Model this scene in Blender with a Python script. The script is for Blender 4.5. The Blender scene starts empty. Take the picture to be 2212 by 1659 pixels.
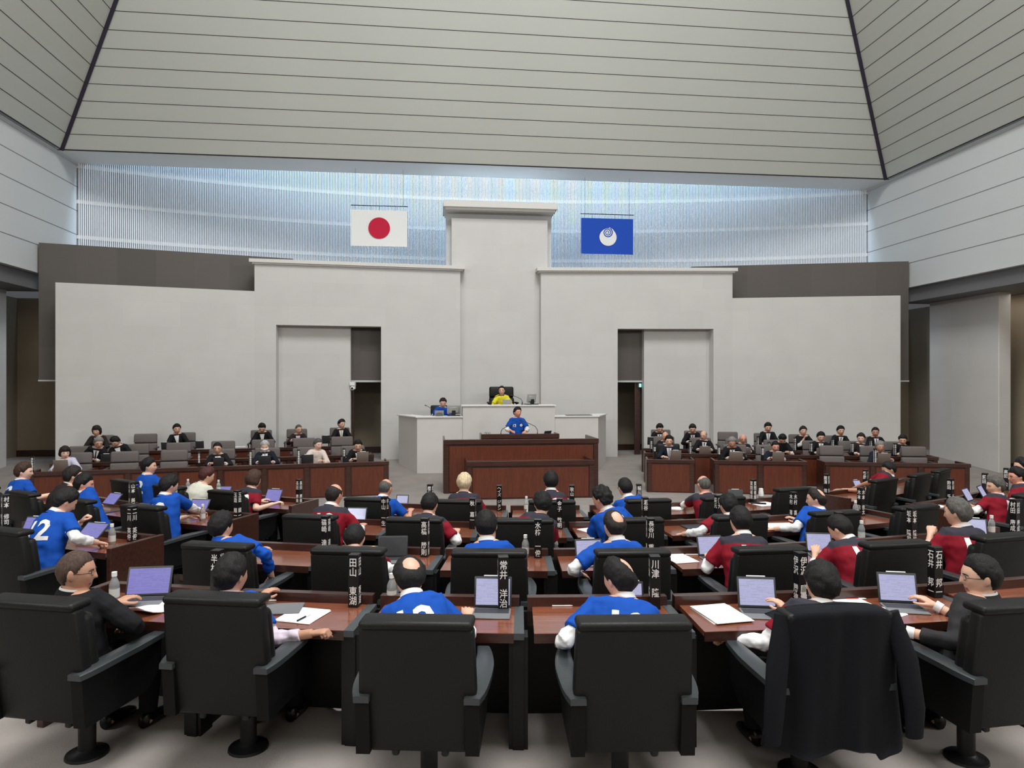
import bpy, bmesh, math, random
import numpy as np
from mathutils import Vector, Matrix, noise
from mathutils.bvhtree import BVHTree
random.seed(7)
V = Vector
sin, cos, rad, PI = math.sin, math.cos, math.radians, math.pi
SC = bpy.context.scene
COL = SC.collection

# ---------------------------------------------------------------- geometry of the place
F = 1500.0            # focal length in pixels of the 2212 x 1659 frame
CX, CY = 1106.0, 829.5
EYE = 2.30            # lens height over the lowest floor
C0 = V((0.2, 18.0))   # centre of the seating arcs
PSI = rad(6.5)        # the chamber is turned this much against the view
P0 = V((0.2, 14.75))  # middle of the lectern front

def room(a, b, z=0.0):
    return V((P0.x + a*cos(PSI) - b*sin(PSI), P0.y + a*sin(PSI) + b*cos(PSI), z))
def to_room(x, y):
    dx, dy = x-P0.x, y-P0.y
    return dx*cos(PSI)+dy*sin(PSI), -dx*sin(PSI)+dy*cos(PSI)
ROOM = Matrix.Translation((P0.x, P0.y, 0)) @ Matrix.Rotation(PSI, 4, 'Z')
def at(px, py, Y):
    return V(((px-CX)/F*Y, Y, EYE-(py-CY)/F*Y))
def onz(px, py, z):
    return at(px, py, (EYE-z)*F/(py-CY))
def on_b(px, b):
    k = (px-CX)/F
    Y = (b + (P0.y*cos(PSI) - P0.x*sin(PSI)))/(cos(PSI)-k*sin(PSI))
    return to_room(k*Y, Y)[0], Y
def polar(R, th, z=0.0):
    t = rad(th)
    return V((C0.x+R*sin(t), C0.y-R*cos(t), z))
def floor_z(x, y):
    R = math.hypot(x-C0.x, y-C0.y)
    if y < 11:
        return 0.23 if R > 13.52 else 0.15 if R > 11.92 else 0.07 if R > 10.37 else 0.0
    a, b = to_room(x, y)
    return min(max((b-0.9)/3.3, 0), 1)*0.27

# ---------------------------------------------------------------- mesh building
class MB:
    def __init__(s):
        s.v, s.f, s.m = [], [], []
    def add(s, vs, fs, mi=0):
        o = len(s.v)
        s.v.extend([tuple(v) for v in vs]); s.f.extend([tuple(i+o for i in f) for f in fs]); s.m.extend([mi]*len(fs))
        return s
    def mesh(s, me, mi=None, X=None):
        vs = [(X @ v.co) if X else v.co for v in me.vertices]
        o = len(s.v)
        s.v.extend([tuple(v) for v in vs])
        for p in me.polygons:
            s.f.append(tuple(i+o for i in p.vertices)); s.m.append(p.material_index if mi is None else mi)
        return s
    def box(s, x0, x1, y0, y1, z0, z1, mi=0, X=None):
        vs = [V((x, y, z)) for z in (z0, z1) for y in (y0, y1) for x in (x0, x1)]
        if X: vs = [X @ v for v in vs]
        return s.add(vs, [(0,2,3,1), (4,5,7,6), (0,1,5,4), (2,6,7,3), (0,4,6,2), (1,3,7,5)], mi)
    def rbox(s, x0, x1, y0, y1, z0, z1, r=.02, seg=2, mi=0, X=None, taper=None):
        bm = bmesh.new(); bmesh.ops.create_cube(bm, size=1)
        for v in bm.verts:
            v.co = V(((x0+x1)/2+v.co.x*(x1-x0), (y0+y1)/2+v.co.y*(y1-y0), (z0+z1)/2+v.co.z*(z1-z0)))
        bmesh.ops.bevel(bm, geom=bm.edges[:], offset=r, segments=seg, affect='EDGES', profile=.5)
        if taper:
            for v in bm.verts: v.co = taper(v.co)
        bm.verts.index_update()
        s.add([(X @ v.co) if X else v.co for v in bm.verts], [[w.index for w in f.verts] for f in bm.faces], mi)
        bm.free(); return s
    def prism(s, poly, z0, z1, mi=0, X=None):
        n = len(poly)
        if sum(poly[i][0]*poly[(i+1) % n][1]-poly[(i+1) % n][0]*poly[i][1] for i in range(n)) < 0: poly = poly[::-1]
        g0 = z0 if callable(z0) else (lambda p: z0); g1 = z1 if callable(z1) else (lambda p: z1)
        vs = [V((p[0], p[1], g0(p))) for p in poly]+[V((p[0], p[1], g1(p))) for p in poly]
        if X: vs = [X @ v for v in vs]
        return s.add(vs, [tuple(range(n))[::-1], tuple(range(n, 2*n))]+[(i, (i+1) % n, n+(i+1) % n, n+i) for i in range(n)], mi)
    def rings(s, rs, n=14, mi=0, cap=True):
        """rs: (centre, X semi-axis vector, Y semi-axis vector)"""
        o = len(s.v)
        for c, X, Y in rs:
            for k in range(n):
                a = 2*PI*k/n
                s.v.append(tuple(V(c)+V(X)*cos(a)+V(Y)*sin(a)))
        for i in range(len(rs)-1):
            for k in range(n):
                k2 = (k+1) % n
                s.f.append((o+i*n+k, o+i*n+k2, o+(i+1)*n+k2, o+(i+1)*n+k)); s.m.append(mi)
        if cap:
            s.f.append(tuple(o+k for k in range(n))[::-1]); s.m.append(mi)
            e = o+(len(rs)-1)*n
            s.f.append(tuple(e+k for k in range(n))); s.m.append(mi)
        return s
    def tube(s, pts, rs, n=10, mi=0, flat=1.0, up=None, cap=True):
        pts = [V(p) for p in pts]
        if not hasattr(rs, '__len__'): rs = [rs]*len(pts)
        out = []; prev = None
        for i, p in enumerate(pts):
            t = (pts[min(i+1, len(pts)-1)]-pts[max(i-1, 0)]).normalized()
            if prev is None:
                u = V(up) if up else (V((0, 0, 1)) if abs(t.z) < .9 else V((0, 1, 0)))
            else: u = prev
            u = (u-t*u.dot(t))
            u = u.normalized() if u.length > 1e-6 else t.orthogonal().normalized()
            prev = u
            out.append((p, u.cross(t)*rs[i], u*rs[i]*flat))
        for i, (c, X, Y) in enumerate(out):           # keep X x Y along the path
            t = (pts[min(i+1, len(pts)-1)]-pts[max(i-1, 0)])
            if X.cross(Y).dot(t) < 0: out[i] = (c, -X, Y)
        return s.rings(out, n, mi, cap)
    def ell(s, c, r, X=None, nu=12, nv=8, mi=0):
        rs = []
        for i in range(nv+1):
            e = -PI/2+PI*i/nv
            k = max(cos(e), .02)
            cc, A, B = V((c[0], c[1], c[2]+r[2]*sin(e))), V((r[0]*k, 0, 0)), V((0, r[1]*k, 0))
            if X: cc, A, B = X @ cc, X.to_3x3() @ A, X.to_3x3() @ B
            rs.append((cc, A, B))
        return s.rings(rs, nu, mi)
    def lathe(s, prof, n=16, mi=0, c=(0, 0, 0)):
        return s.rings([(V((c[0], c[1], c[2]+z)), V((r, 0, 0)), V((0, r, 0))) for r, z in prof], n, mi)
    def data(s, name):
        me = bpy.data.meshes.new(name); me.from_pydata(s.v, [], s.f); me.update()
        me.polygons.foreach_set('material_index', s.m)
        return me

def link(name, data, parent=None, X=None):
    o = bpy.data.objects.new(name, data); COL.objects.link(o)
    if parent: o.parent = parent
    if X is not None: o.matrix_local = X
    return o
def obj(name, mb, mats, parent=None, X=None, smooth=None):
    me = mb.data(name) if isinstance(mb, MB) else mb
    for m in (mats if isinstance(mats, (list, tuple)) else [mats]): me.materials.append(m)
    if smooth is not None:
        me.shade_smooth()
        if smooth < 180: me.set_sharp_from_angle(angle=rad(smooth))
    return link(name, me, parent, X)
USED = set()
def tag(o, label, cat, group=None):
    o['label'] = label; o['category'] = cat
    if group: o['group'] = group
    return o
def struct(o, label=None, cat=None):
    o['kind'] = 'structure'
    if label: o['label'] = label
    if cat: o['category'] = cat
    return o
def empty(name, X, label, cat, group=None):
    o = link(name, None); o.matrix_world = X; o.empty_display_size = .1
    return tag(o, label, cat, group)
def put(child, parent, name, mats, smooth=None, X=None):
    """part mesh given in world space under a placed thing"""
    if isinstance(child, MB): child = child.data(name)
    child.transform(parent.matrix_world.inverted())
    return obj(name, child, mats, parent, X, smooth)

# ---------------------------------------------------------------- materials
def lin(c): return tuple(((v/255)/12.92 if v/255 <= .04045 else ((v/255+.055)/1.055)**2.4) for v in c)+(1,)
MATS = {}
def M(name, rgb, rough=.6, metal=0, spec=.5, emit=0, trans=0, bump=0, bscale=60, var=0, vscale=8, sheen=0, ior=1.45, coat=0, stretch=(1, 1, 1)):
    if name in MATS: return MATS[name]
    m = bpy.data.materials.new(name); m.use_nodes = True; nt = m.node_tree; b = nt.nodes['Principled BSDF']
    c = lin(rgb)
    b.inputs['Base Color'].default_value = c; b.inputs['Roughness'].default_value = rough
    b.inputs['Metallic'].default_value = metal; b.inputs['Specular IOR Level'].default_value = spec
    b.inputs['Transmission Weight'].default_value = trans; b.inputs['IOR'].default_value = ior
    b.inputs['Sheen Weight'].default_value = sheen; b.inputs['Coat Weight'].default_value = coat
    if emit:
        b.inputs['Emission Color'].default_value = c; b.inputs['Emission Strength'].default_value = emit
    if var or bump:
        tc = nt.nodes.new('ShaderNodeTexCoord'); mp = nt.nodes.new('ShaderNodeMapping'); mp.inputs['Scale'].default_value = stretch
        nt.links.new(tc.outputs['Object'], mp.inputs[0])
    if var:
        n = nt.nodes.new('ShaderNodeTexNoise'); n.inputs['Scale'].default_value = vscale; n.inputs['Detail'].default_value = 4
        nt.links.new(mp.outputs[0], n.inputs['Vector'])
        r = nt.nodes.new('ShaderNodeValToRGB')
        r.color_ramp.elements[0].position = .3; r.color_ramp.elements[1].position = .7
        r.color_ramp.elements[0].color = tuple(v*(1-var) for v in c[:3])+(1,); r.color_ramp.elements[1].color = tuple(min(v*(1+var), 1) for v in c[:3])+(1,)
        nt.links.new(n.outputs[0], r.inputs[0]); nt.links.new(r.outputs[0], b.inputs['Base Color'])
    if bump:
        n2 = nt.nodes.new('ShaderNodeTexNoise'); n2.inputs['Scale'].default_value = bscale; n2.inputs['Detail'].default_value = 3
        nt.links.new(mp.outputs[0], n2.inputs['Vector'])
        bp = nt.nodes.new('ShaderNodeBump'); bp.inputs['Strength'].default_value = bump; bp.inputs['Distance'].default_value = .01
        nt.links.new(n2.outputs[0], bp.inputs['Height']); nt.links.new(bp.outputs[0], b.inputs['Normal'])
    MATS[name] = m
    return m
def tiles(name, rgb, w, h, var=.04, seam=.86, rough=.55, seamw=.004, off=.5):
    """stone cladding: large slabs with faint tone differences and hairline joints, on the mesh's UV in metres"""
    m = bpy.data.materials.new(name); m.use_nodes = True; nt = m.node_tree; b = nt.nodes['Principled BSDF']
    b.inputs['Roughness'].default_value = rough
    uv = nt.nodes.new('ShaderNodeUVMap'); br = nt.nodes.new('ShaderNodeTexBrick')
    c = lin(rgb)
    br.inputs['Color1'].default_value = tuple(v*(1-var) for v in c[:3])+(1,); br.inputs['Color2'].default_value = tuple(min(1, v*(1+var)) for v in c[:3])+(1,)
    br.inputs['Mortar'].default_value = tuple(v*seam for v in c[:3])+(1,)
    br.inputs['Scale'].default_value = 1; br.inputs['Mortar Size'].default_value = seamw; br.inputs['Mortar Smooth'].default_value = .2
    br.inputs['Brick Width'].default_value = w; br.inputs['Row Height'].default_value = h; br.offset = off
    nt.links.new(uv.outputs[0], br.inputs['Vector'])
    n = nt.nodes.new('ShaderNodeTexNoise'); n.inputs['Scale'].default_value = 1.5; n.inputs['Detail'].default_value = 6
    nt.links.new(uv.outputs[0], n.inputs['Vector'])
    mx = nt.nodes.new('ShaderNodeMix'); mx.data_type = 'RGBA'; mx.blend_type = 'MULTIPLY'; mx.inputs[0].default_value = .12
    nt.links.new(br.outputs['Color'], mx.inputs[6]); nt.links.new(n.outputs[0], mx.inputs[7])
    nt.links.new(mx.outputs[2], b.inputs['Base Color'])
    return m
def screen_mat(name, rgb, strength=1.0):
    """a lit screen: pale page with rows of small dark text"""
    m = bpy.data.materials.new(name); m.use_nodes = True; nt = m.node_tree; b = nt.nodes['Principled BSDF']
    b.inputs['Base Color'].default_value = (.02, .02, .03, 1); b.inputs['Roughness'].default_value = .2
    tc = nt.nodes.new('ShaderNodeTexCoord'); br = nt.nodes.new('ShaderNodeTexBrick')
    c = lin(rgb)
    br.inputs['Color1'].default_value = c; br.inputs['Color2'].default_value = tuple(v*.70 for v in c[:3])+(1,); br.inputs['Mortar'].default_value = c
    br.inputs['Scale'].default_value = 1; br.inputs['Brick Width'].default_value = .3; br.inputs['Row Height'].default_value = .055; br.inputs['Mortar Size'].default_value = .018
    br.offset = .37; br.squash = .6; br.squash_frequency = 3
    sx = nt.nodes.new('ShaderNodeSeparateXYZ'); cx = nt.nodes.new('ShaderNodeCombineXYZ'); nt.links.new(tc.outputs['Generated'], sx.inputs[0])
    nt.links.new(sx.outputs[0], cx.inputs[0]); nt.links.new(sx.outputs[2], cx.inputs[1]); nt.links.new(cx.outputs[0], br.inputs['Vector'])
    nt.links.new(br.outputs['Color'], b.inputs['Emission Color']); b.inputs['Emission Strength'].default_value = strength
    return m
def wood(name, c1, c2, rough=.3, coat=.3, scale=(1.2, 14, 14)):
    m = bpy.data.materials.new(name); m.use_nodes = True; nt = m.node_tree; b = nt.nodes['Principled BSDF']
    b.inputs['Roughness'].default_value = rough; b.inputs['Coat Weight'].default_value = coat; b.inputs['Coat Roughness'].default_value = .12
    tc = nt.nodes.new('ShaderNodeTexCoord'); mp = nt.nodes.new('ShaderNodeMapping'); mp.inputs['Scale'].default_value = scale
    n = nt.nodes.new('ShaderNodeTexNoise'); n.inputs['Scale'].default_value = 3; n.inputs['Detail'].default_value = 8; n.inputs['Distortion'].default_value = .4
    r = nt.nodes.new('ShaderNodeValToRGB'); r.color_ramp.elements[0].position = .35; r.color_ramp.elements[1].position = .7
    r.color_ramp.elements[0].color = lin(c1); r.color_ramp.elements[1].color = lin(c2)
    nt.links.new(tc.outputs['Object'], mp.inputs[0]); nt.links.new(mp.outputs[0], n.inputs[0]); nt.links.new(n.outputs[0], r.inputs[0]); nt.links.new(r.outputs[0], b.inputs['Base Color'])
    return m

m_stone = tiles('white stone cladding', (206, 203, 200), 1.25, .62, .02, .955)
m_dark = tiles('dark grey stone panels', (84, 77, 72), .85, 1.6, .12, .9, .45, .004, 0)
m_ceil = M('painted ceiling panels', (194, 196, 189), .7, var=.02, vscale=.4)
m_side = M('painted side wall panels', (194, 196, 196), .7, var=.02, vscale=.4)
m_cap = M('white cap stone', (212, 210, 206), .6)
m_seam = M('dark ceiling joints', (52, 48, 50), .8)
m_seam2 = M('wall panel joints', (120, 120, 118), .8)
m_hip = M('dark hip beam', (48, 42, 58), .6)
m_beam = M('grey beam paint', (105, 104, 106), .6)
m_beige = M('beige corridor wall', (150, 138, 120), .8, var=.03, vscale=1)
m_base = wood('dark wood baseboard', (48, 28, 22), (66, 38, 30), .4)
m_slat = M('pale aluminium slats', (232, 236, 240), .45)
m_back = M('pale backing glass', (206, 212, 222), .4)
m_carpet = M('grey beige carpet', (146, 138, 133), .95, bump=.35, bscale=260, var=.10, vscale=2.2)
m_wood = wood('polished reddish brown desk top', (112, 62, 42), (138, 80, 56), .22, .5)
m_woodd = wood('dark brown wood', (52, 28, 21), (71, 39, 30), .35)
m_woodp = wood('reddish brown wood panel', (84, 36, 18), (101, 47, 26), .4, .2, (14, 14, 1.2))
m_black = M('black desk support', (15, 15, 16), .5)
m_pad = M('dark grey divider strip', (70, 74, 76), .35)
m_leather = M('black leather', (17, 17, 16), .5, spec=.35, bump=.12, bscale=140)
m_arm = M('dark grey armrest leather', (55, 59, 61), .3, bump=.05, bscale=140)
m_steel = M('black painted steel', (20, 20, 21), .4)
m_fab = M('grey brown chair fabric', (106, 98, 96), .9, bump=.2, bscale=400)
m_fabd = M('dark chair shell', (66, 61, 61), .6)
m_white = M('white plastic', (232, 232, 230), .4)
m_paper = M('white paper', (238, 238, 238), .8)
m_letter = M('white lettering', (232, 230, 226), .6)
m_plate = M('black name block', (14, 14, 15), .35)
m_bottle = M('clear bottle plastic', (235, 240, 240), .15, trans=.75, ior=1.2)
m_blabel = M('pale bottle label', (205, 205, 200), .5)
m_tabl = M('dark grey tablet case', (52, 53, 56), .5)
m_key = M('grey keyboard cover', (112, 113, 116), .6)
m_silver = M('silver grey plastic', (158, 157, 153), .45, metal=.2)
m_tan = M('grey brown tablet back', (128, 116, 108), .6)
m_yellow = M('yellow paper', (232, 196, 60), .7)
m_red = M('red pen plastic', (190, 40, 45), .4)
m_screen = screen_mat('lavender lit page', (196, 196, 236), .95)
m_screen2 = screen_mat('violet lit page', (142, 136, 214), .95)
m_glass = M('drinking glass', (240, 245, 245), .05, trans=.95)
m_exit = M('green exit light', (150, 235, 225), .4, emit=1.2)
m_eyew = M('eye white', (225, 220, 214), .3)
m_iris = M('dark iris', (28, 20, 16), .2)
m_lens = M('thin metal glasses frame', (70, 66, 62), .3, metal=.7)
m_shoe = M('black shoe leather', (16, 15, 16), .3)
def skin(t):
    c = {'n': (214, 168, 144), 'l': (226, 186, 165), 'd': (190, 142, 117), 'r': (214, 154, 131)}[t]
    return M('skin tone '+t, c, .5, var=.05, vscale=30, bump=.05, bscale=200)
def lips(t): return M('lips '+t, {'n': (160, 96, 86), 'l': (178, 104, 98), 'd': (140, 84, 72), 'r': (164, 92, 84)}[t], .45)
HC = {'black': (24, 22, 22), 'dark': (38, 31, 29), 'brown': (66, 46, 38), 'grey': (128, 126, 124), 'salt': (84, 80, 76), 'blond': (206, 184, 150), 'white': (176, 174, 172), 'thin': (74, 58, 50), 'auburn': (70, 36, 34)}
def hairm(t): return M('hair '+t, HC[t], .62, spec=.3, var=.35, vscale=70, bump=.5, bscale=160, stretch=(1, 1, .18))
CL = {'blue': (15, 72, 162), 'red': (128, 15, 33), 'yoke': (50, 48, 58), 'piping': (176, 36, 56), 'white': (226, 224, 222), 'lilac': (214, 198, 212), 'suit': (21, 21, 24), 'navy': (22, 26, 38), 'drape': (10, 12, 18), 'charcoal': (44, 42, 44), 'cream': (214, 200, 190), 'offwhite': (206, 204, 190), 'yellow': (226, 214, 52), 'ice': (196, 196, 214), 'black': (20, 20, 22), 'brownblack': (40, 32, 32), 'tieblue': (52, 58, 86), 'tiegrey': (128, 130, 134), 'tiegold': (190, 176, 140), 'tieblack': (26, 26, 30), 'trouser': (17, 17, 19)}
def cloth(t): return M('cloth '+t, CL[t], .8, spec=.25, bump=.15, bscale=300)
# ---------------------------------------------------------------- the chamber (built in room coordinates: a across, b towards the front wall)
def uvroom(me):
    uv = me.uv_layers.new(name='UVMap')
    for p in me.polygons:
        n = p.normal
        for li in p.loop_indices:
            c = me.vertices[me.loops[li].vertex_index].co
            uv.data[li].uv = (c.x+20, c.y+20) if abs(n.z) > .7 else (c.y+20, c.z) if abs(n.x) > .7 else (c.x+20, c.z)
def robj(name, mb, mats, parent=None, smooth=None):
    me = mb.data(name); uvroom(me)
    o = obj(name, me, mats, parent, None if parent else ROOM, smooth)
    if not parent: struct(o)
    return o

# floor: flat at the front, terraced under the curved rows, rising gently to the front wall
NX, NY, ST = 226, 200, .15
mb = MB()
mb.v = [(-16.5+i*ST, -5.5+j*ST, floor_z(-16.5+i*ST, -5.5+j*ST)) for j in range(NY) for i in range(NX)]
mb.f = [(j*NX+i, j*NX+i+1, (j+1)*NX+i+1, (j+1)*NX+i) for j in range(NY-1) for i in range(NX-1)]
mb.m = [0]*len(mb.f)
struct(obj('floor', mb, m_carpet, smooth=30))

BW = [(0, 4.59), (1.12, 4.48), (6.45, 3.95), (10.72, 2.87), (13, 2.3)]
def bw(a):
    a = abs(a)
    for (a0, b0), (a1, b1) in zip(BW, BW[1:]):
        if a <= a1: return b0+(b1-b0)*(a-a0)/(a1-a0)
def wseg(mb, s, a0, a1, z0, z1, th=.5, back=0, mi=0):
    mb.prism([(s*a0, bw(a0)+back), (s*a1, bw(a1)+back), (s*a1, bw(a1)+back+th), (s*a0, bw(a0)+back+th)], z0, z1, mi)
ZU, ZL, ZD, ZB = EYE+3.10, EYE+2.40, EYE+1.54, EYE+.10
for s, nm in ((-1, 'left'), (1, 'right')):
    mb = MB()
    wseg(mb, s, 1.12, 3.25, 0, ZU); wseg(mb, s, 3.25, 5.92, ZD, ZU); wseg(mb, s, 5.92, 6.45, 0, ZU); wseg(mb, s, 6.45, 10.72, 0, ZL)
    w = robj('wall_front_'+nm, mb, m_stone)
    mb = MB(); wseg(mb, s, 4.08, 5.92, 0, ZD, .2, .32)
    robj('wall_recess_'+nm, mb, m_stone, w)
    mb = MB()
    mb.prism([(s*1.0, bw(1.12)-.11), (s*6.56, bw(6.45)-.11), (s*6.56, bw(6.45)+.5), (s*1.0, bw(1.12)+.5)], ZU+.04, ZU+.13)
    mb.prism([(s*1.06, bw(1.12)-.06), (s*6.5, bw(6.45)-.06), (s*6.5, bw(6.45)+.5), (s*1.06, bw(1.12)+.5)], ZU, ZU+.04)
    robj('wall_cap_'+nm, mb, m_cap, w)
    mb = MB(); mb.prism([(s*5.7, 5.05), (s*6.05, 4.95), (s*11.42, 3.5), (s*11.42, 3.75), (s*6.05, 5.2), (s*5.7, 5.3)][::1], ZB, EYE+3.45)
    w = robj('wall_upper_panel_'+nm, mb, m_dark)
    mb = MB(); mb.prism([(s*10.4, 3.77), (s*11.43, 3.49), (s*11.43, 3.76), (s*10.4, 4.04)], ZB-.035, ZB)
    robj('trim_edge_strip', mb, m_side, w)
    # screen over the doorway, with its bar
    mb = MB(); wseg(mb, s, 3.2, 4.15, ZB, ZD+.1, .06, .52)
    w = robj('wall_door_screen_'+nm, mb, m_dark)
    mb = MB(); wseg(mb, s, 3.22, 4.12, ZB-.05, ZB, .10, .49)
    robj('trim_door_bar', mb, m_side, w)
    # door leaf edge of dark wood standing open in the right-hand opening
    mb = MB(); wseg(mb, s, 3.9 if s > 0 else 4.02, 4.06, .24, ZB-.06, .04, .62)
    struct(robj('door_1' if s < 0 else 'door_2', mb, m_base))
    # upper side wall, its joints, moulding, the beam and the aisle wall below it
    mb = MB(); mb.box(s*11.48, s*11.9, -23.4, 5.5, EYE+2.74, EYE+6.0) if s > 0 else mb.box(-11.9, -11.48, -23.4, 5.5, EYE+2.74, EYE+6.0)
    w = robj('wall_side_'+nm, mb, m_side)
    mb = MB()
    for z in (5.36, 4.71, 4.06, 3.41):
        mb.box(*sorted((s*11.476, s*11.49)), -23.4, 5.5, EYE+z-.009, EYE+z+.009)
    robj('wall_joints', mb, m_seam2, w)
    mb = MB()
    for k, (z0, z1, d) in enumerate(((5.955, 6.0, .05), (5.93, 5.955, .03))): mb.box(*sorted((s*(11.48-d), s*11.5)), -23.4, 5.49, EYE+z0, EYE+z1)
    mb.box(*sorted((s*11.46, s*11.9)), -23.4, 5.5, EYE+2.72, EYE+2.75)
    robj('wall_moulding', mb, m_side, w)
    mb = MB(); mb.box(*sorted((s*11.62, s*13.6)), -23.4, 4.2, EYE+2.34, EYE+2.72)
    robj('wall_beam_'+nm, mb, m_beam)
    mb = MB(); mb.box(*sorted((s*13.4, s*13.6)), -23.4, 6.6, 0, EYE+2.4)
    w = robj('wall_aisle_'+nm, mb, m_beige)
    mb = MB(); mb.box(*sorted((s*13.36, s*13.45)), -23.4, 6.4, 0, .20)
    o = robj('baseboard_'+nm, mb, m_base)
    mb = MB(); mb.rbox(*sorted((s*12.42, s*12.76)), 1.5, 3.98, -.02, EYE+2.5, .012, 1)
    robj('wall_pier_'+nm, mb, m_stone)
mb = MB(); mb.box(-13.6, 13.6, 6.2, 6.35, 0, EYE+2.4)
robj('wall_corridor', mb, m_beige)
mb = MB()
mb.box(-13.4, 13.4, 6.15, 6.24, .1, .45)
robj('baseboard_corridor', mb, m_base)
mb = MB()
for s in (-1, 1): wseg(mb, s, 1.6, 10.3, EYE+1.62, EYE+1.7, 3.4, .5)
robj('ceiling_corridor', mb, m_beige)

# central tower with its cap
mb = MB(); mb.box(-1.35, 1.35, 4.75, 5.4, 0, EYE+4.62)
w = robj('wall_tower', mb, m_stone)
mb = MB(); mb.box(-1.5, 1.5, 4.98, 5.5, 3, EYE+4.82); robj('wall_tower_side', mb, m_side, w)
mb = MB(); mb.box(-1.58, 1.58, 4.42, 5.6, EYE+4.86, EYE+5.04); mb.box(-1.53, 1.53, 4.5, 5.55, EYE+4.80, EYE+4.86); robj('wall_tower_cap', mb, m_cap, w)

# curved slatted glass wall, lit from the slot above it
RC, B0 = 30.6, 7.65
def louv(a, d=0): return (a*(RC+d)/RC, B0-RC+math.sqrt(RC*RC-a*a)*(RC+d)/RC)
mb = MB()
N = 48; AS = [-11.6+23.2*i/N for i in range(N+1)]
for a0, a1 in zip(AS, AS[1:]):
    mb.prism([louv(a0, .10), louv(a1, .10), louv(a1, .25), louv(a0, .25)], 3.2, EYE+10.4)
w = robj('wall_front_glass', mb, m_back)
mb = MB(); n = 500
for i in range(n):
    a = -11.44+22.88*(i+.5)/n
    (x0, y0), (x1, y1), (x2, y2), (x3, y3) = louv(a-.0135), louv(a+.0135), louv(a+.0135, .045), louv(a-.0135, .045)
    mb.prism([(x0, y0), (x1, y1), (x2, y2), (x3, y3)], 3.4, EYE+9.8)
o = robj('wall_slats', mb, m_slat, w)
mb = MB()
for z in (3.05, 4.0, 4.96, 5.92):
    for a0, a1 in zip(AS, AS[1:]): mb.prism([louv(a0, .03), louv(a1, .03), louv(a1, .10), louv(a0, .10)], EYE+z-.05, EYE+z+.05)
robj('wall_rails', mb, m_white, w)

# soffit and the hipped ceiling
mb = MB(); mb.box(-11.48, 11.48, 4.37, 5.5, EYE+6.0, EYE+6.14)
robj('ceiling_soffit', mb, m_white)
mb = MB(); mb.box(-11.48, 11.48, 4.362, 4.38, EYE+5.995, EYE+6.012); robj('trim_soffit_edge', mb, m_seam)
WB, BF, BB, SA, SB, ST_ = 11.34, 4.37, -23.3, .72, .635, 11.0
def cp(side, s, t, off=0):
    """point on a ceiling face: side, height s, t -1..1 along, off = towards the room"""
    hw, f, bk, z = WB-SA*s, BF-SB*s, BB+SB*s, EYE+6+s
    if side == 'f': return V((t*hw, f-off*.84, z-off*.54))
    if side == 'b': return V((t*hw, bk+off*.84, z-off*.54))
    y = (f+bk)/2+t*(f-bk)/2
    return V((-hw+off*.81, y, z-off*.58)) if side == 'l' else V((hw-off*.81, y, z-off*.58))
mb = MB(); js = MB()
for sd in 'fblr':
    mb.add([cp(sd, 0, -1), cp(sd, 0, 1), cp(sd, ST_, 1), cp(sd, ST_, -1), cp(sd, 0, -1, -.1), cp(sd, 0, 1, -.1), cp(sd, ST_, 1, -.1), cp(sd, ST_, -1, -.1)], [(0, 1, 2, 3), (7, 6, 5, 4), (0, 4, 5, 1), (1, 5, 6, 2), (2, 6, 7, 3), (3, 7, 4, 0)])
    k = 0
    while k*.345 < ST_-.2:
        s0 = k*.345; d = .006 if k else .012
        if k == 0: s0 = .012
        q = [cp(sd, s0-d, -1, -.01), cp(sd, s0-d, 1, -.01), cp(sd, s0+d, 1, -.01), cp(sd, s0+d, -1, -.01), cp(sd, s0-d, -1, .003), cp(sd, s0-d, 1, .003), cp(sd, s0+d, 1, .003), cp(sd, s0+d, -1, .003)]
        js.add(q, [(0, 1, 2, 3), (7, 6, 5, 4), (0, 4, 5, 1), (1, 5, 6, 2), (2, 6, 7, 3), (3, 7, 4, 0)]); k += 1
z = EYE+6+ST_
mb.box(-WB+SA*ST_, WB-SA*ST_, BB+SB*ST_, BF-SB*ST_, z, z+.1)
w = robj('ceiling', mb, m_ceil)
robj('ceiling_joints', js, m_seam, w)
mb = MB()
for sx in (-1, 1):
    for f in (0, 1):
        pts = [V((sx*(WB-SA*s-.02), (BF-SB*s-.02) if f else (BB+SB*s+.02), EYE+6+s)) for s in (0, ST_)]
        mb.tube(pts, .055, 6)
robj('ceiling_hip_beams', mb, m_hip, w)
mb = MB(); mb.box(-13.6, 13.6, -23.7, -23.3, 0, EYE+6.1); robj('wall_back', mb, m_beige)
# closing roof over the glass wall slot
mb = MB(); mb.box(-12, 12, 1.0, 8.6, EYE+10.6, EYE+10.7); robj('ceiling_slot', mb, m_side)

# stepped platform under the presiding desk
mb = MB(); mb.box(-2.1, 2.1, 2.6, 4.6, 0, .72); mb.box(-1.05, 1.05, 2.6, 4.6, .72, 1.0)
robj('floor_dais', mb, m_carpet)

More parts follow.
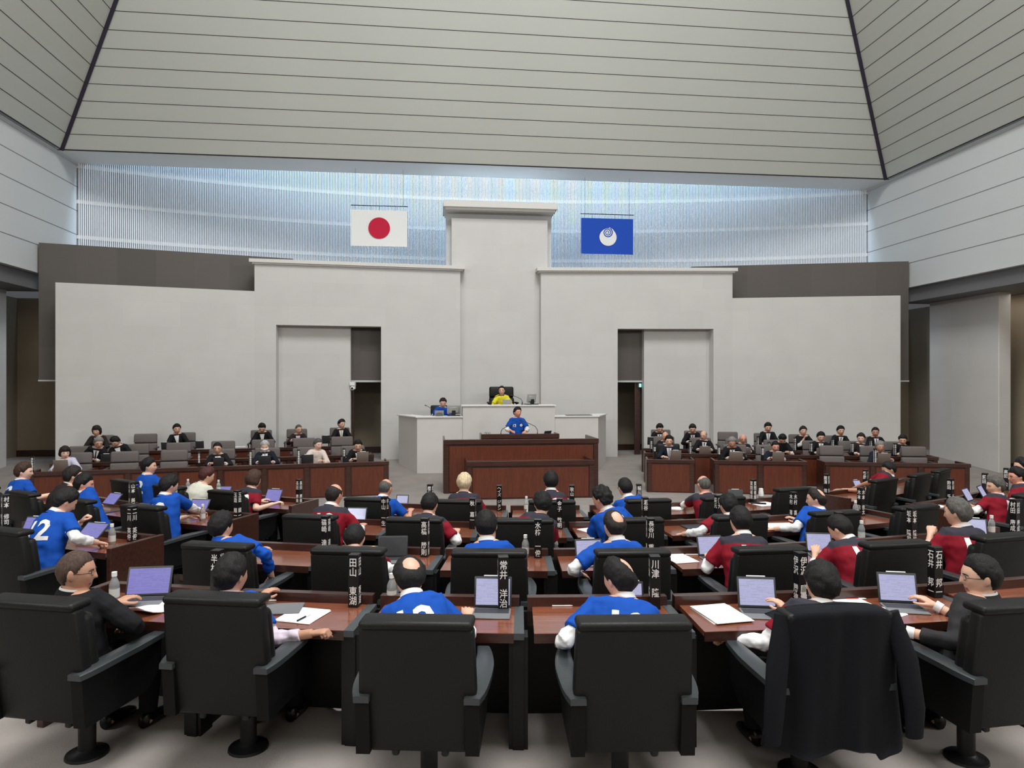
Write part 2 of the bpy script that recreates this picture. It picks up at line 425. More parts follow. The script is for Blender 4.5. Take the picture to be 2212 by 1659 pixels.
# ---------------------------------------------------------------- daylight, lamps and added fill lights
def area(name, loc, size, sizey, power, col, rot=(0, 0, 0)):
    l = bpy.data.lights.new(name, 'AREA'); l.shape = 'RECTANGLE'; l.size = size; l.size_y = sizey; l.energy = power; l.color = col
    o = link(name, l); o.matrix_world = ROOM @ Matrix.Translation(loc) @ Matrix.Rotation(rot[2], 4, 'Z') @ Matrix.Rotation(rot[1], 4, 'Y') @ Matrix.Rotation(rot[0], 4, 'X')
    return o
area('skylight', (0, -10.0, EYE+16.6), 8.0, 8.0, 4500, (.975, .99, 1))
area('slot_daylight', (0, 6.5, EYE+10.3), 20, 1.4, 2600, (.58, .77, 1), (rad(-6), 0, 0))
area('added_front_fill', (0, -18.5, EYE+5.2), 14, 1.5, 330, (1, .985, .96), (rad(68), 0, 0))  # added fill light behind the camera, brightens faces; no known lamp
for s in (-1, 1):
    area('added_side_fill', (s*11.2, -14, EYE+5.0), 10, .5, 1300, (.985, .995, 1), (rad(90), 0, rad(s*(90-14))))  # added cross fill out of view, lifts side walls and piers; no known lamp
    area('aisle_lamp', (s*12.9, 1.0, EYE+2.3), .25, 7, 22, (1, .93, .82))
    area('door_lamp', (s*4.4, 5.6, EYE+2.25), 1.5, .3, 10, (1, .93, .82))
wd = bpy.data.worlds.new('world'); SC.world = wd; wd.use_nodes = True
wd.node_tree.nodes['Background'].inputs[0].default_value = (.75, .8, .85, 1); wd.node_tree.nodes['Background'].inputs[1].default_value = .12
cam = bpy.data.cameras.new('camera'); cam.sensor_width = 36; cam.lens = 36*F/2212; cam.clip_end = 200; cam.clip_start = .05
co = link('camera', cam); co.location = (0, 0, EYE); co.rotation_euler = (PI/2, 0, 0); SC.camera = co
SC.view_settings.view_transform = 'Standard'; SC.view_settings.look = 'None'; SC.view_settings.exposure = -0.30; SC.view_settings.gamma = 1
SC.view_settings.use_curve_mapping = False
SC.cycles.max_bounces = 7; SC.cycles.diffuse_bounces = 4; SC.cycles.caustics_reflective = False; SC.cycles.caustics_refractive = False
# ---------------------------------------------------------------- lettering
TXT = {}
def text_mesh(body, size=1.0, bold=0.0, line=1.0, align='CENTER'):
    k = (body, size, bold, line, align)
    if k in TXT: return TXT[k]
    c = bpy.data.curves.new('lettering', 'FONT'); c.body = body; c.size = size; c.align_x = align; c.align_y = 'CENTER'
    c.offset = bold; c.space_line = line; c.resolution_u = 2; c.fill_mode = 'FRONT'
    o = link('lettering', c)
    dg = bpy.context.evaluated_depsgraph_get()
    me = bpy.data.meshes.new_from_object(o.evaluated_get(dg))
    bpy.data.objects.remove(o); bpy.data.curves.remove(c)
    me.materials.clear()
    TXT[k] = me
    return me

# ---------------------------------------------------------------- members' chairs
def warp_back(co):
    h = (co.z-.36)/.6
    return V((co.x*(1.07-.07*h)*(1-.0*h), co.y-.075*h+.05*abs(co.x/.27)**2*.35, co.z))
m_side_leather = M('matt black side leather', (14, 14, 14), .65, spec=.2)
def chair_parts():
    P = {}
    mb = MB(); mb.rbox(-.268, .268, -.335, -.255, .33, .938, .018, 2, taper=warp_back); P['backrest'] = (mb, m_leather, 50)
    mb = MB(); mb.rbox(-.262, .262, -.27, -.18, .44, .90, .04, 3, taper=warp_back); P['back_cushion'] = (mb, m_leather, 60)
    mb = MB(); mb.rbox(-.268, .268, -.345, -.20, .93, .975, .021, 3, taper=warp_back); P['headrest'] = (mb, m_leather, 60)
    mb = MB(); mb.rbox(-.225, .225, -.25, .26, .30, .43, .045, 3); P['seat'] = (mb, m_leather, 60)
    mb = MB(); mb.rbox(-.15, .15, -.16, .14, .25, .31, .015, 1)
    for x in (-.12, .12): mb.rbox(x-.018, x+.018, -.27, -.2, .285, .325, .008, 1)
    P['mechanism'] = (mb, m_steel, 40)
    mb = MB(); mb.lathe([(.001, 0), (.112, 0), (.108, .014), (.06, .022), (.045, .035), (.045, .26), (.001, .26)], 20); P['pedestal'] = (mb, m_steel, 40)
    for s in (-1, 1):
        mb = MB()
        def bend(co, s=s):
            y = co.y
            k = 1-max(0, (y-.05)/.24)*.35
            return V((s*(.262+.022*(1-((y+.04)/.33)**2))+(co.x)*k, y, co.z+.02*(1-((y+.05)/.34)**2)))
        mb.rbox(-.042, .042, -.375, .275, .585, .62, .014, 2, taper=None)
        pts = []
        mb = MB(); ring = []
        for i in range(13):
            y = -.375+.65*i/12
            k = 1-max(0, (y-.0)/.275)*.30-max(0, (-.3-y)/.075)*.25
            cx = s*(.258+.030*(1-((y+.05)/.33)**2)); z = .600+.018*(1-((y+.05)/.33)**2)
            w, h = .049*k, .016
            ring.append([V((cx-w, y, z-h)), V((cx-w, y, z+h*.7)), V((cx-w*.8, y, z+h)), V((cx+w*.8, y, z+h)), V((cx+w, y, z+h*.7)), V((cx+w, y, z-h))])
        o = 0
        vs = [p for r in ring for p in r]; fs = []
        for i in range(12):
            for k in range(6): fs.append((i*6+k, i*6+(k+1) % 6, (i+1)*6+(k+1) % 6, (i+1)*6+k))
        fs += [tuple(range(6))[::-1], tuple(range(72, 78))]
        mb.add(vs, fs); P['armrest', s] = (mb, m_arm, 40)
        mb = MB()
        prof = [(-.34, .33), (.10, .33), (.20, .40), (.235, .585), (-.36, .585)]
        X = Matrix(((0, 0, 1, 0), (1, 0, 0, 0), (0, 1, 0, 0), (0, 0, 0, 1)))
        mb.prism(prof, s*.258-.033, s*.258+.033, 0, X); P['side_panel', s] = (mb, m_side_leather, 30)
    return P
def bake(P, prefix):
    out = []
    for k, (mb, m, sm) in P.items():
        me = mb.data(k if isinstance(k, str) else k[0]); me.materials.append(m); me.shade_smooth()
        me.set_sharp_from_angle(angle=rad(sm)); out.append((k if isinstance(k, str) else k[0], me))
    return out
CH1 = bake(chair_parts(), 'c')
def office_parts():
    P = {}
    def lean(co): return V((co.x*(1-.05*abs(co.z-.7)), co.y-.10*(co.z-.45), co.z))
    mb = MB(); mb.rbox(-.255, .255, -.29, -.20, .725, .945, .035, 3, taper=lean); P['upper_cushion'] = (mb, m_fab, 60)
    mb = MB(); mb.rbox(-.26, .26, -.28, -.18, .44, .715, .035, 3, taper=lean); P['lower_cushion'] = (mb, m_fab, 60)
    mb = MB(); mb.rbox(-.25, .25, -.315, -.27, .42, .93, .02, 2, taper=lean); P['backrest'] = (mb, m_fabd, 40)
    mb = MB(); mb.rbox(-.24, .24, -.22, .25, .33, .45, .04, 3); P['seat'] = (mb, m_fab, 60)
    mb = MB(); mb.rbox(-.03, .03, -.25, .2, .27, .34, .01, 1); mb.lathe([(.001, 0), (.2, 0), (.2, .02), (.04, .05), (.035, .3), (.001, .3)], 14); P['pedestal'] = (mb, m_steel, 40)
    for s in (-1, 1):
        mb = MB(); mb.rbox(s*.285-.025, s*.285+.025, -.25, .16, .60, .635, .012, 2); mb.rbox(s*.285-.015, s*.285+.015, -.06, .02, .36, .60, .006, 1); P['armrest', s] = (mb, m_fabd, 40)
    return P
CH2 = bake(office_parts(), 'o')
def repaint(parts, table):
    out = []
    for n, me in parts:
        me = me.copy(); me.materials[0] = table.get(n, table.get('*')); out.append((n, me))
    return out
CH3 = repaint(CH2, {'*': m_leather, 'pedestal': m_steel})
def chair(parts, X, label, group, cat='chair', name='leather_armchair', sc=1):
    r = empty(name, X, label, cat, group)
    for n, me in parts:
        c = link(n, me, r)
        if sc != 1: c.scale = (sc, sc, sc)
    return r
def seatX(R, th, twist=0, z=None):
    p = polar(R, th)
    return Matrix.Translation((p.x, p.y, floor_z(p.x, p.y) if z is None else z)) @ Matrix.Rotation(rad(th+twist), 4, 'Z')

# ---------------------------------------------------------------- the curved rows of desks
RL = {'A': 13.6, 'B': 12.0, 'C': 10.45, 'D': 9.0}
FZ = {'A': .23, 'B': .15, 'C': .07, 'D': 0.0}
WT, LG = .67, .728
def desk(row, th, half, label, group):
    R, z = RL[row], FZ[row]
    r = empty('desk', Matrix.Translation(polar(R+.25, th, z)) @ Matrix.Rotation(rad(th), 4, 'Z'), label, 'desk', group)
    tn = math.tan(rad(half))
    def X(rr, t): return V((t*rr*tn, R+.25-rr))      # rr = radius, t = -1..1 across
    def slab(mb, r0, r1, z0, z1, t0=-1, t1=1): mb.prism([X(r1, t0), X(r1, t1), X(r0, t1), X(r0, t0)], z0, z1)
    g = .055/(R*tn)
    a = MB(); slab(a, R+.03, R+.50, WT-.03, WT, -1+g, 1-g); obj('worktop', a, m_wood, r)
    a = MB(); slab(a, R+.488, R+.502, WT-.055, WT-.002, -1+g, 1-g); obj('front_edge', a, m_woodd, r)
    a = MB(); slab(a, R-.03, R+.03, WT-.12, LG, -1+g*.45, 1-g*.45); obj('ledge', a, m_woodd, r)
    a = MB(); slab(a, R-.02, R+.005, 0, WT-.12, -1, 1); obj('front_panel', a, m_woodp, r)
    a = MB(); slab(a, R+.005, R+.03, 0, WT-.03, -1, 1); obj('inner_panel', a, m_black, r)
    a = MB(); slab(a, R+.02, R+.504, WT-.035, WT+.002, 1-g, 1+g*.02); obj('divider', a, m_pad, r)
    a = MB(); slab(a, R+.02, R+.47, 0, WT-.035, 1-g*1.1, 1); slab(a, R+.34, R+.46, 0, WT-.035, 1-g*1.5, 1+g*.4); obj('support', a, m_black, r)
    return r
def end_panel(row, th, label, low=False):
    R, z = RL[row], FZ[row]
    X0 = Matrix.Translation(polar(R+.25, th, z)) @ Matrix.Rotation(rad(th), 4, 'Z')
    a = MB(); a.rbox(-.025, .025, -.30, .30, 0, LG, .004, 1)
    o = obj('desk_end_panel', a, m_woodd, None, X0); tag(o, label, 'desk panel')
    return o

# ---------------------------------------------------------------- name blocks: square posts lettered in white on every side
def plate(pos, txt, label, rot=0, h=.33, w=.064, group='name blocks on the desks', turn=0):
    a = MB(); a.rbox(-w/2, w/2, -w/2, w/2, 0, h, .002, 1)
    X = Matrix.Translation(pos) @ Matrix.Rotation(rad(rot)-math.atan2(pos[0], pos[1])*turn, 4, 'Z')
    o = obj('name_block', a, m_plate, None, X); tag(o, label, 'name block', group)
    t = txt.replace(' ', '')
    n = max(len(t), 1)
    size = min(w*.95, h*.86/(n+.3*('　' in txt)))
    lines = '\n'.join(txt)
    me = text_mesh(lines, 1.0, .012, 1.0)
    zs = [v.co.y for v in me.vertices]; xs = [v.co.x for v in me.vertices]
    hh = max(zs)-min(zs); ww = max(xs)-min(xs)
    n = len(lines.split('\n'))
    k = w*.76/ww if n > 1 else w*.8/max(ww, hh)
    ky = min(k*1.2, h*.88/hh)
    cz = max(zs); cxm = (max(xs)+min(xs))/2
    a = MB()
    for q in range(4):
        T = Matrix.Rotation(q*PI/2, 4, 'Z') @ Matrix.Translation((0, -w/2-.0012, h*.93)) @ Matrix.Rotation(PI/2, 4, 'X') @ Matrix.Diagonal((k, ky, 1, 1)) @ Matrix.Translation((-cxm, -cz, 0))
        a.mesh(me, 0, T)
    obj('lettering', a, m_letter, o)
    return o

# ---------------------------------------------------------------- small things on the desks
def bottle(pos, label, h=.19, r=.031):
    X = Matrix.Translation(pos)
    k = h/.19
    o = empty('water_bottle', X, label, 'bottle', 'small bottles of water on the desks')
    a = MB(); a.lathe([(.001, 0), (r*.9, 0), (r, .006*k), (r, .10*k), (r*.95, .118*k), (r*.55, .148*k), (r*.45, .155*k), (r*.45, .165*k), (.001, .165*k)], 14); obj('bottle_body', a, m_bottle, o, smooth=50)
    a = MB(); a.lathe([(r*1.01, .03*k), (r*1.012, .085*k)], 14); obj('paper_label', a, m_blabel, o, smooth=60)
    a = MB(); a.lathe([(.001, .162*k), (r*.52, .162*k), (r*.52, .19*k), (.001, .19*k)], 12); obj('cap', a, m_white, o, smooth=50)
    return o
def tablet(pos, rot, label, w=.27, h=.20, tilt=18, key=True, scr=None, back=None, edge=True, group='tablets on the desks', name='tablet_computer', lift=0):
    """standing tablet; pos = middle of its lower edge, it faces local -Y (towards its user)"""
    X = Matrix.Translation(pos) @ Matrix.Rotation(rad(rot), 4, 'Z')
    o = empty(name, X, label, 'tablet', group)
    T = Matrix.Translation((0, 0, .012+lift)) @ Matrix.Rotation(rad(-tilt), 4, 'X')
    a = MB(); a.rbox(-w/2, w/2, 0, .012, 0, h, .005, 2, X=T); cs = obj('case', a, back or m_tabl, o, smooth=40)
    a = MB(); a.box(-w/2+.012, w/2-.012, -.0015, .001, .014, h-.014, X=T); obj('screen', a, scr or m_screen, cs)
    if edge:
        a = MB(); a.rbox(-w*.25, w*.25, .001, .012, h, h+.008, .003, 1, X=T); obj('pencil', a, m_white, o)
    if key:
        a = MB(); a.rbox(-w/2, w/2, -.19, .0, 0, .009, .004, 1); kc = obj('keyboard_cover', a, m_key, o, smooth=40)
        a = MB(); a.box(-w/2+.012, w/2-.012, -.10, -.015, .009, .0105); obj('keys', a, m_tabl, kc)
        a = MB(); a.prism([(-w*.4, .02), (w*.4, .02), (w*.4, .075), (-w*.4, .075)], 0, .006); a.rbox(-w*.35, w*.35, -.003, .003, 0, h*.5, .002, 1, X=Matrix.Translation((0, .12, .002)) @ Matrix.Rotation(rad(34), 4, 'X')); obj('kickstand', a, m_tabl, o)
    return o
def papers(pos, rot, label, w=.21, d=.297, n=3, mat=None, name='paper_sheets', cat='papers', group='papers on the desks', curl=0):
    rnd = random.Random(label); a = MB()
    for i in range(n):
        T = Matrix.Translation((rnd.uniform(-.004, .004)*i, rnd.uniform(-.004, .004)*i, .001+i*.0022)) @ Matrix.Rotation(rad(rnd.uniform(-2, 2)*(i > 0)), 4, 'Z')
        vs = []; m = 6
        for zz in (0, .0018):
            for i2 in range(m+1):
                for sx in (-1, 1):
                    y = -d/2+d*i2/m
                    vs.append(T @ V((sx*w/2, y, zz+curl*max(0, -y/d+.1)**2*(1+.6*sx))))
        fs = []
        for i2 in range(m):
            b0 = i2*2; t0 = (m+1)*2+i2*2
            fs += [(b0, b0+2, b0+3, b0+1), (t0, t0+1, t0+3, t0+2), (b0, t0, t0+2, b0+2), (b0+1, b0+3, t0+3, t0+1)]
        e = m*2; fs += [(0, 1, (m+1)*2+1, (m+1)*2), (e, (m+1)*2+e, (m+1)*2+e+1, e+1)]
        a.add(vs, fs)
    o = obj(name, a, mat or m_paper, None, Matrix.Translation(pos) @ Matrix.Rotation(rad(rot), 4, 'Z'))
    return tag(o, label, cat, group)
def pen(pos, rot, label, mat=None, L=.13):
    X = Matrix.Translation(pos) @ Matrix.Rotation(rad(rot), 4, 'Z')
    o = empty('pen', X, label, 'pen', 'pens on the desks')
    a = MB(); a.tube([(-L/2, 0, .005), (L*.1, 0, .005)], .0048, 8); obj('pen_barrel', a, mat or m_red, o)
    a = MB(); a.tube([(L*.1, 0, .005), (L*.38, 0, .005), (L*.5, 0, .005)], [.0055, .0055, .003], 8); obj('pen_cap', a, m_white, o)
    return o
def mic(pos, d, label, L=.35, h=.2):
    o = empty('gooseneck_microphone', Matrix.Translation(pos), label, 'microphone')
    a = MB(); a.lathe([(.001, 0), (.03, 0), (.03, .012), (.011, .02), (.011, .07), (.001, .07)], 12); obj('base', a, m_steel, o)
    pts = [V((0, 0, .06)), V((0, 0, h*.45)), V((d[0]*L*.12, d[1]*L*.12, h*.72)), V((d[0]*L*.35, d[1]*L*.35, h*.88)), V((d[0]*L*.8, d[1]*L*.8, h*1.12))]
    a = MB(); a.tube(pts, .0065, 8); obj('gooseneck', a, m_steel, o, smooth=60)
    e = pts[-1]; a = MB(); a.tube([e, e+V((d[0]*.02, d[1]*.02, .006)), e+V((d[0]*.07, d[1]*.07, .018))], [.006, .011, .011], 8); obj('capsule', a, m_black, o, smooth=60)
    return o
def monitor(pos, rot, label, w=.40, h=.30, tilt=12):
    o = empty('monitor', Matrix.Translation(pos) @ Matrix.Rotation(rad(rot), 4, 'Z'), label, 'monitor')
    T = Matrix.Translation((0, 0, .05)) @ Matrix.Rotation(rad(-tilt), 4, 'X')
    a = MB(); a.rbox(-w/2, w/2, -.02, .025, 0, h, .008, 2, X=T); a.rbox(-w*.36, w*.36, .02, .05, .03, h*.8, .01, 1, X=T); obj('housing', a, m_silver, o, smooth=40)
    a = MB(); a.box(-w/2+.015, w/2-.015, -.0215, -.019, .015, h-.015, X=T); obj('screen', a, m_screen, o)
    a = MB(); a.rbox(-.16, .16, -.10, .12, 0, .02, .006, 1); a.rbox(-.045, .045, .03, .09, .0, h*.62, .01, 1); obj('stand', a, m_black, o)
    return o
# ---------------------------------------------------------------- people
def fuse(mb, vox, it=3):
    me = mb.data('tmp'); o = link('tmp', me)
    r = o.modifiers.new('r', 'REMESH'); r.mode = 'VOXEL'; r.voxel_size = vox; r.adaptivity = 0
    s = o.modifiers.new('s', 'SMOOTH'); s.factor = .5; s.iterations = it
    dg = bpy.context.evaluated_depsgraph_get()
    out = bpy.data.meshes.new_from_object(o.evaluated_get(dg))
    bpy.data.objects.remove(o); bpy.data.meshes.remove(me)
    return out
def coords(me):
    a = np.empty(len(me.vertices)*3); me.vertices.foreach_get('co', a); return a.reshape(-1, 3)
def sphere_dirs(nu, nv):
    ds = []
    for i in range(nv+1):
        e = -PI/2+PI*i/nv
        for k in range(nu):
            a = 2*PI*k/nu
            ds.append((sin(a)*cos(e), cos(a)*cos(e), sin(e)))
    fs = [(i*nu+k, (i+1)*nu+k, (i+1)*nu+(k+1) % nu, i*nu+(k+1) % nu) for i in range(nv) for k in range(nu)]
    return np.array(ds), fs
def head_r(d):
    x, y, z = d[:, 0], d[:, 1], d[:, 2]
    low = np.clip(-z, 0, 1)
    ax = .077*(1-.16*low**1.5); ay = np.where(y > 0, .093, .097*(1-.22*low)); az = np.where(z > 0, .112, .118)
    r = 1/np.sqrt((x/ax)**2+(y/ay)**2+(z/az)**2)
    g = lambda cx, cy, cz, s: np.exp(-((x-cx)**2+(y-cy)**2+(z-cz)**2)/(s*s))
    fr = (y > 0)
    nose = np.exp(-(x/.125)**2)*np.where(z > -.27, np.clip((.22-z)/.49, 0, 1)**1.2, np.clip(1-(-.27-z)/.09, 0, 1))*fr
    r = r+.024*nose
    r -= .008*(g(.34, .92, .06, .17)+g(-.34, .92, .06, .17))
    r += .004*(g(.30, .93, .24, .16)+g(-.30, .93, .24, .16))
    r += .005*(g(.55, .80, -.18, .25)+g(-.55, .80, -.18, .25))
    r += .006*g(0, .80, -.60, .14)*1.0+.010*g(0, .62, -.80, .24)
    r -= .004*g(0, .84, -.52, .06)
    r += .004*(g(.72, .25, -.62, .3)+g(-.72, .25, -.62, .3))
    return r
DIR_H = sphere_dirs(44, 36)
DIR_L = sphere_dirs(26, 20)
def sstep(x, a, b):
    t = np.clip((x-a)/(b-a), 0, 1); return t*t*(3-2*t)
def hair_mesh(mb, style, R, c, sc, seed, hi):
    d, fs = DIR_H if hi else DIR_L
    x, y, z = d[:, 0], d[:, 1], d[:, 2]
    az = np.abs(np.arctan2(x, y))*180/PI; el = np.arcsin(np.clip(z, -1, 1))*180/PI
    P = {'full': dict(t=.021, f=37, s=0, b=-54), 'short': dict(t=.014, f=40, s=2, b=-50), 'buzz': dict(t=.007, f=36, s=4, b=-44), 'bob': dict(t=.026, f=24, s=-52, b=-58), 'long': dict(t=.024, f=22, s=-60, b=-75), 'swept': dict(t=.023, f=43, s=2, b=-52), 'messy': dict(t=.026, f=28, s=0, b=-52)}
    st = style.split('+'); p = P[st[0]]
    f = np.interp(az, [0, 40, 62, 78, 100, 125, 180], [p['f'], p['f'], p['f']*.55+p['s']*.45 if p['s'] > -20 else 4, p['s']-4, p['s']-8 if p['s'] > -20 else p['s'], p['b'], p['b']])
    k = sstep(el, f-6, f+3)
    t = p['t']*(1+.25*np.clip(z, 0, 1))
    rnd = random.Random(seed)
    n = np.array([noise.noise(V((a*5+seed, b*5, cc*3))) for a, b, cc in d])
    n2 = np.array([noise.noise(V((a*14+seed, b*14, cc*4))) for a, b, cc in d])
    amp = .35 if st[0] != 'messy' else .6
    t = t*(1+amp*n+.22*n2)
    fade = np.ones(len(d))
    for key, ax, a0 in (('bald', (0, .25, .968), 46), ('crown', (.10, -.68, .73), 29), ('crownr', (.50, -.50, .70), 33), ('front', (.15, .55, .83), 38)):
        if key in st:      # bare skin round this direction, hair thinning towards it
            ang = np.arccos(np.clip(x*ax[0]+y*ax[1]+z*ax[2], -1, 1))*180/PI+3*n+1.5*n2
            k = k*sstep(ang, a0-4, a0+4); fade = fade*(.12+.88*sstep(ang, a0, a0+34))
    t = t*fade*(.62 if 'bald' in st else .9)
    if 'thin' in st: t = t*.45
    r = head_r(d)
    if st[0] in ('bob', 'long'): r = np.where((z < 0) & (az > 60), np.maximum(r, .080+.02*np.clip(-z, 0, 1)), r)
    rr = r-.012*(1-k)+(.0015+t*sstep(el, f-3, f+34))*k
    pts = d*rr[:, None]*sc
    mb.add([R @ V(p)+c for p in pts], fs, 0)
    # eyebrows
    for s in (-1, 1):
        q = []
        for i in range(5):
            dd = np.array([[s*(.16+.1*i), .93-.03*i, .225+.03*sin(i/4*PI)-.012*i]]); dd /= np.linalg.norm(dd)
            q.append(R @ V((dd*(head_r(dd)[0]+.001)*sc)[0])+c)
        mb.tube(q, [.0018, .0032, .0034, .003, .0015], 5)
def head_mesh(mb, R, c, sc, hi):
    d, fs = DIR_H if hi else DIR_L
    r = head_r(d)
    mb.add([R @ V(p)+c for p in d*r[:, None]*sc], fs)
    for s in (-1, 1):
        X = Matrix.Translation(c) @ R.to_4x4() @ Matrix.Translation((s*.077*sc, -.006*sc, -.004*sc)) @ Matrix.Rotation(s*rad(24), 4, 'Z')
        mb.ell((0, 0, 0), (.010*sc, .020*sc, .032*sc), X, 10, 8)
HANDS = {}
def hand_mesh(kind, side):
    k = (kind, side)
    if k in HANDS: return HANDS[k]
    curl = {'rest': (18, 26, 18), 'fist': (62, 80, 55), 'spread': (8, 14, 10), 'hold': (34, 44, 30), 'point': (60, 78, 50)}[kind]
    fan = {'spread': 1.0, 'rest': .35, 'hold': .3, 'fist': .1, 'point': .2}[kind]
    mb = MB()
    mb.rings([(V((0, -.03, 0)), V((.026, 0, 0)), V((0, 0, .019))), (V((0, 0, 0)), V((.027, 0, 0)), V((0, 0, .018))), (V((side*.003, .03, -.001)), V((.036, 0, 0)), V((0, 0, .017))), (V((0, .065, 0)), V((.041, 0, 0)), V((0, 0, .015))), (V((0, .088, -.002)), V((.039, 0, 0)), V((0, 0, .011)))], 16)
    L = [.068, .078, .072, .056]
    for i in range(4):
        x = side*(.030-.0205*i); y = (.082, .088, .084, .076)[i]
        p = V((x, y, -.001)); ang = 0; f = fan*(1.5-i)*.16*side
        pts = [p-V((0, .02, 0)), p]; rs = [.0100, .0098]
        cu = (2, 4, 4) if kind == 'point' and i == 0 else curl
        for j in range(3):
            ang += cu[j]*(1+.08*i); seg = L[i]*(.46, .30, .24)[j]
            p = p+V((sin(f)*seg*cos(rad(ang)), cos(f)*seg*cos(rad(ang)), -seg*sin(rad(ang))))
            pts.append(p); rs.append((.0092, .0084, .0066)[j])
        mb.tube(pts, rs, 8)
        mb.ell(pts[-1], (.0066, .0066, .0066), None, 8, 6)
    b = V((side*.024, .018, -.006)); out = {'spread': 1.0, 'rest': .7, 'hold': .45, 'fist': .15, 'point': .3}[kind]
    m1 = b+V((side*.030*out+side*.008, .032, -.012)); m2 = m1+V((side*.012*out-side*.006*(1-out), .030, -.010-.012*(1-out))); m3 = m2+V((-side*.004*(1-out)*3, .022, -.006))
    mb.tube([b-V((0, .012, 0)), b, m1, m2, m3], [.012, .0145, .0115, .0095, .0075], 8); mb.ell(m3, (.0075,)*3, None, 8, 6)
    HANDS[k] = fuse(mb, .0036, 2)
    return HANDS[k]
def ik(S, T, a, b, hint):
    d = T-S; L = d.length
    k = max(1.0, L/(a+b-.004)); a *= k; b *= k
    u = d.normalized(); x = (a*a-b*b+L*L)/(2*L); h = math.sqrt(max(a*a-x*x, 0))
    n = V(hint)-u*V(hint).dot(u)
    n = n.normalized() if n.length > 1e-4 else u.orthogonal().normalized()
    return S+u*x+n*h
def decal(me, O, U, W, D, bvh, off=.004, maxe=.025):
    """lay a flat outline (x along U, y along W) onto a garment, looking along D"""
    bm = bmesh.new(); bm.from_mesh(me)
    bmesh.ops.triangulate(bm, faces=bm.faces[:])
    for _ in range(4):
        es = [e for e in bm.edges if e.calc_length() > maxe]
        if not es: break
        bmesh.ops.subdivide_edges(bm, edges=es, cuts=1); bmesh.ops.triangulate(bm, faces=bm.faces[:])
    bad = []
    for v in bm.verts:
        h = bvh.ray_cast(O+U*v.co.x+W*v.co.y-D*.5, D, 1.2)
        if h[0] is None: bad.append(v); continue
        v.co = h[0]-D*off
    bmesh.ops.delete(bm, geom=bad, context='VERTS')
    out = bpy.data.meshes.new('decal'); bm.to_mesh(out); bm.free()
    return out
def poly_mesh(pts):
    me = bpy.data.meshes.new('poly'); me.from_pydata([(x, y, 0) for x, y in pts], [], [tuple(range(len(pts)))]); return me
NP = 0
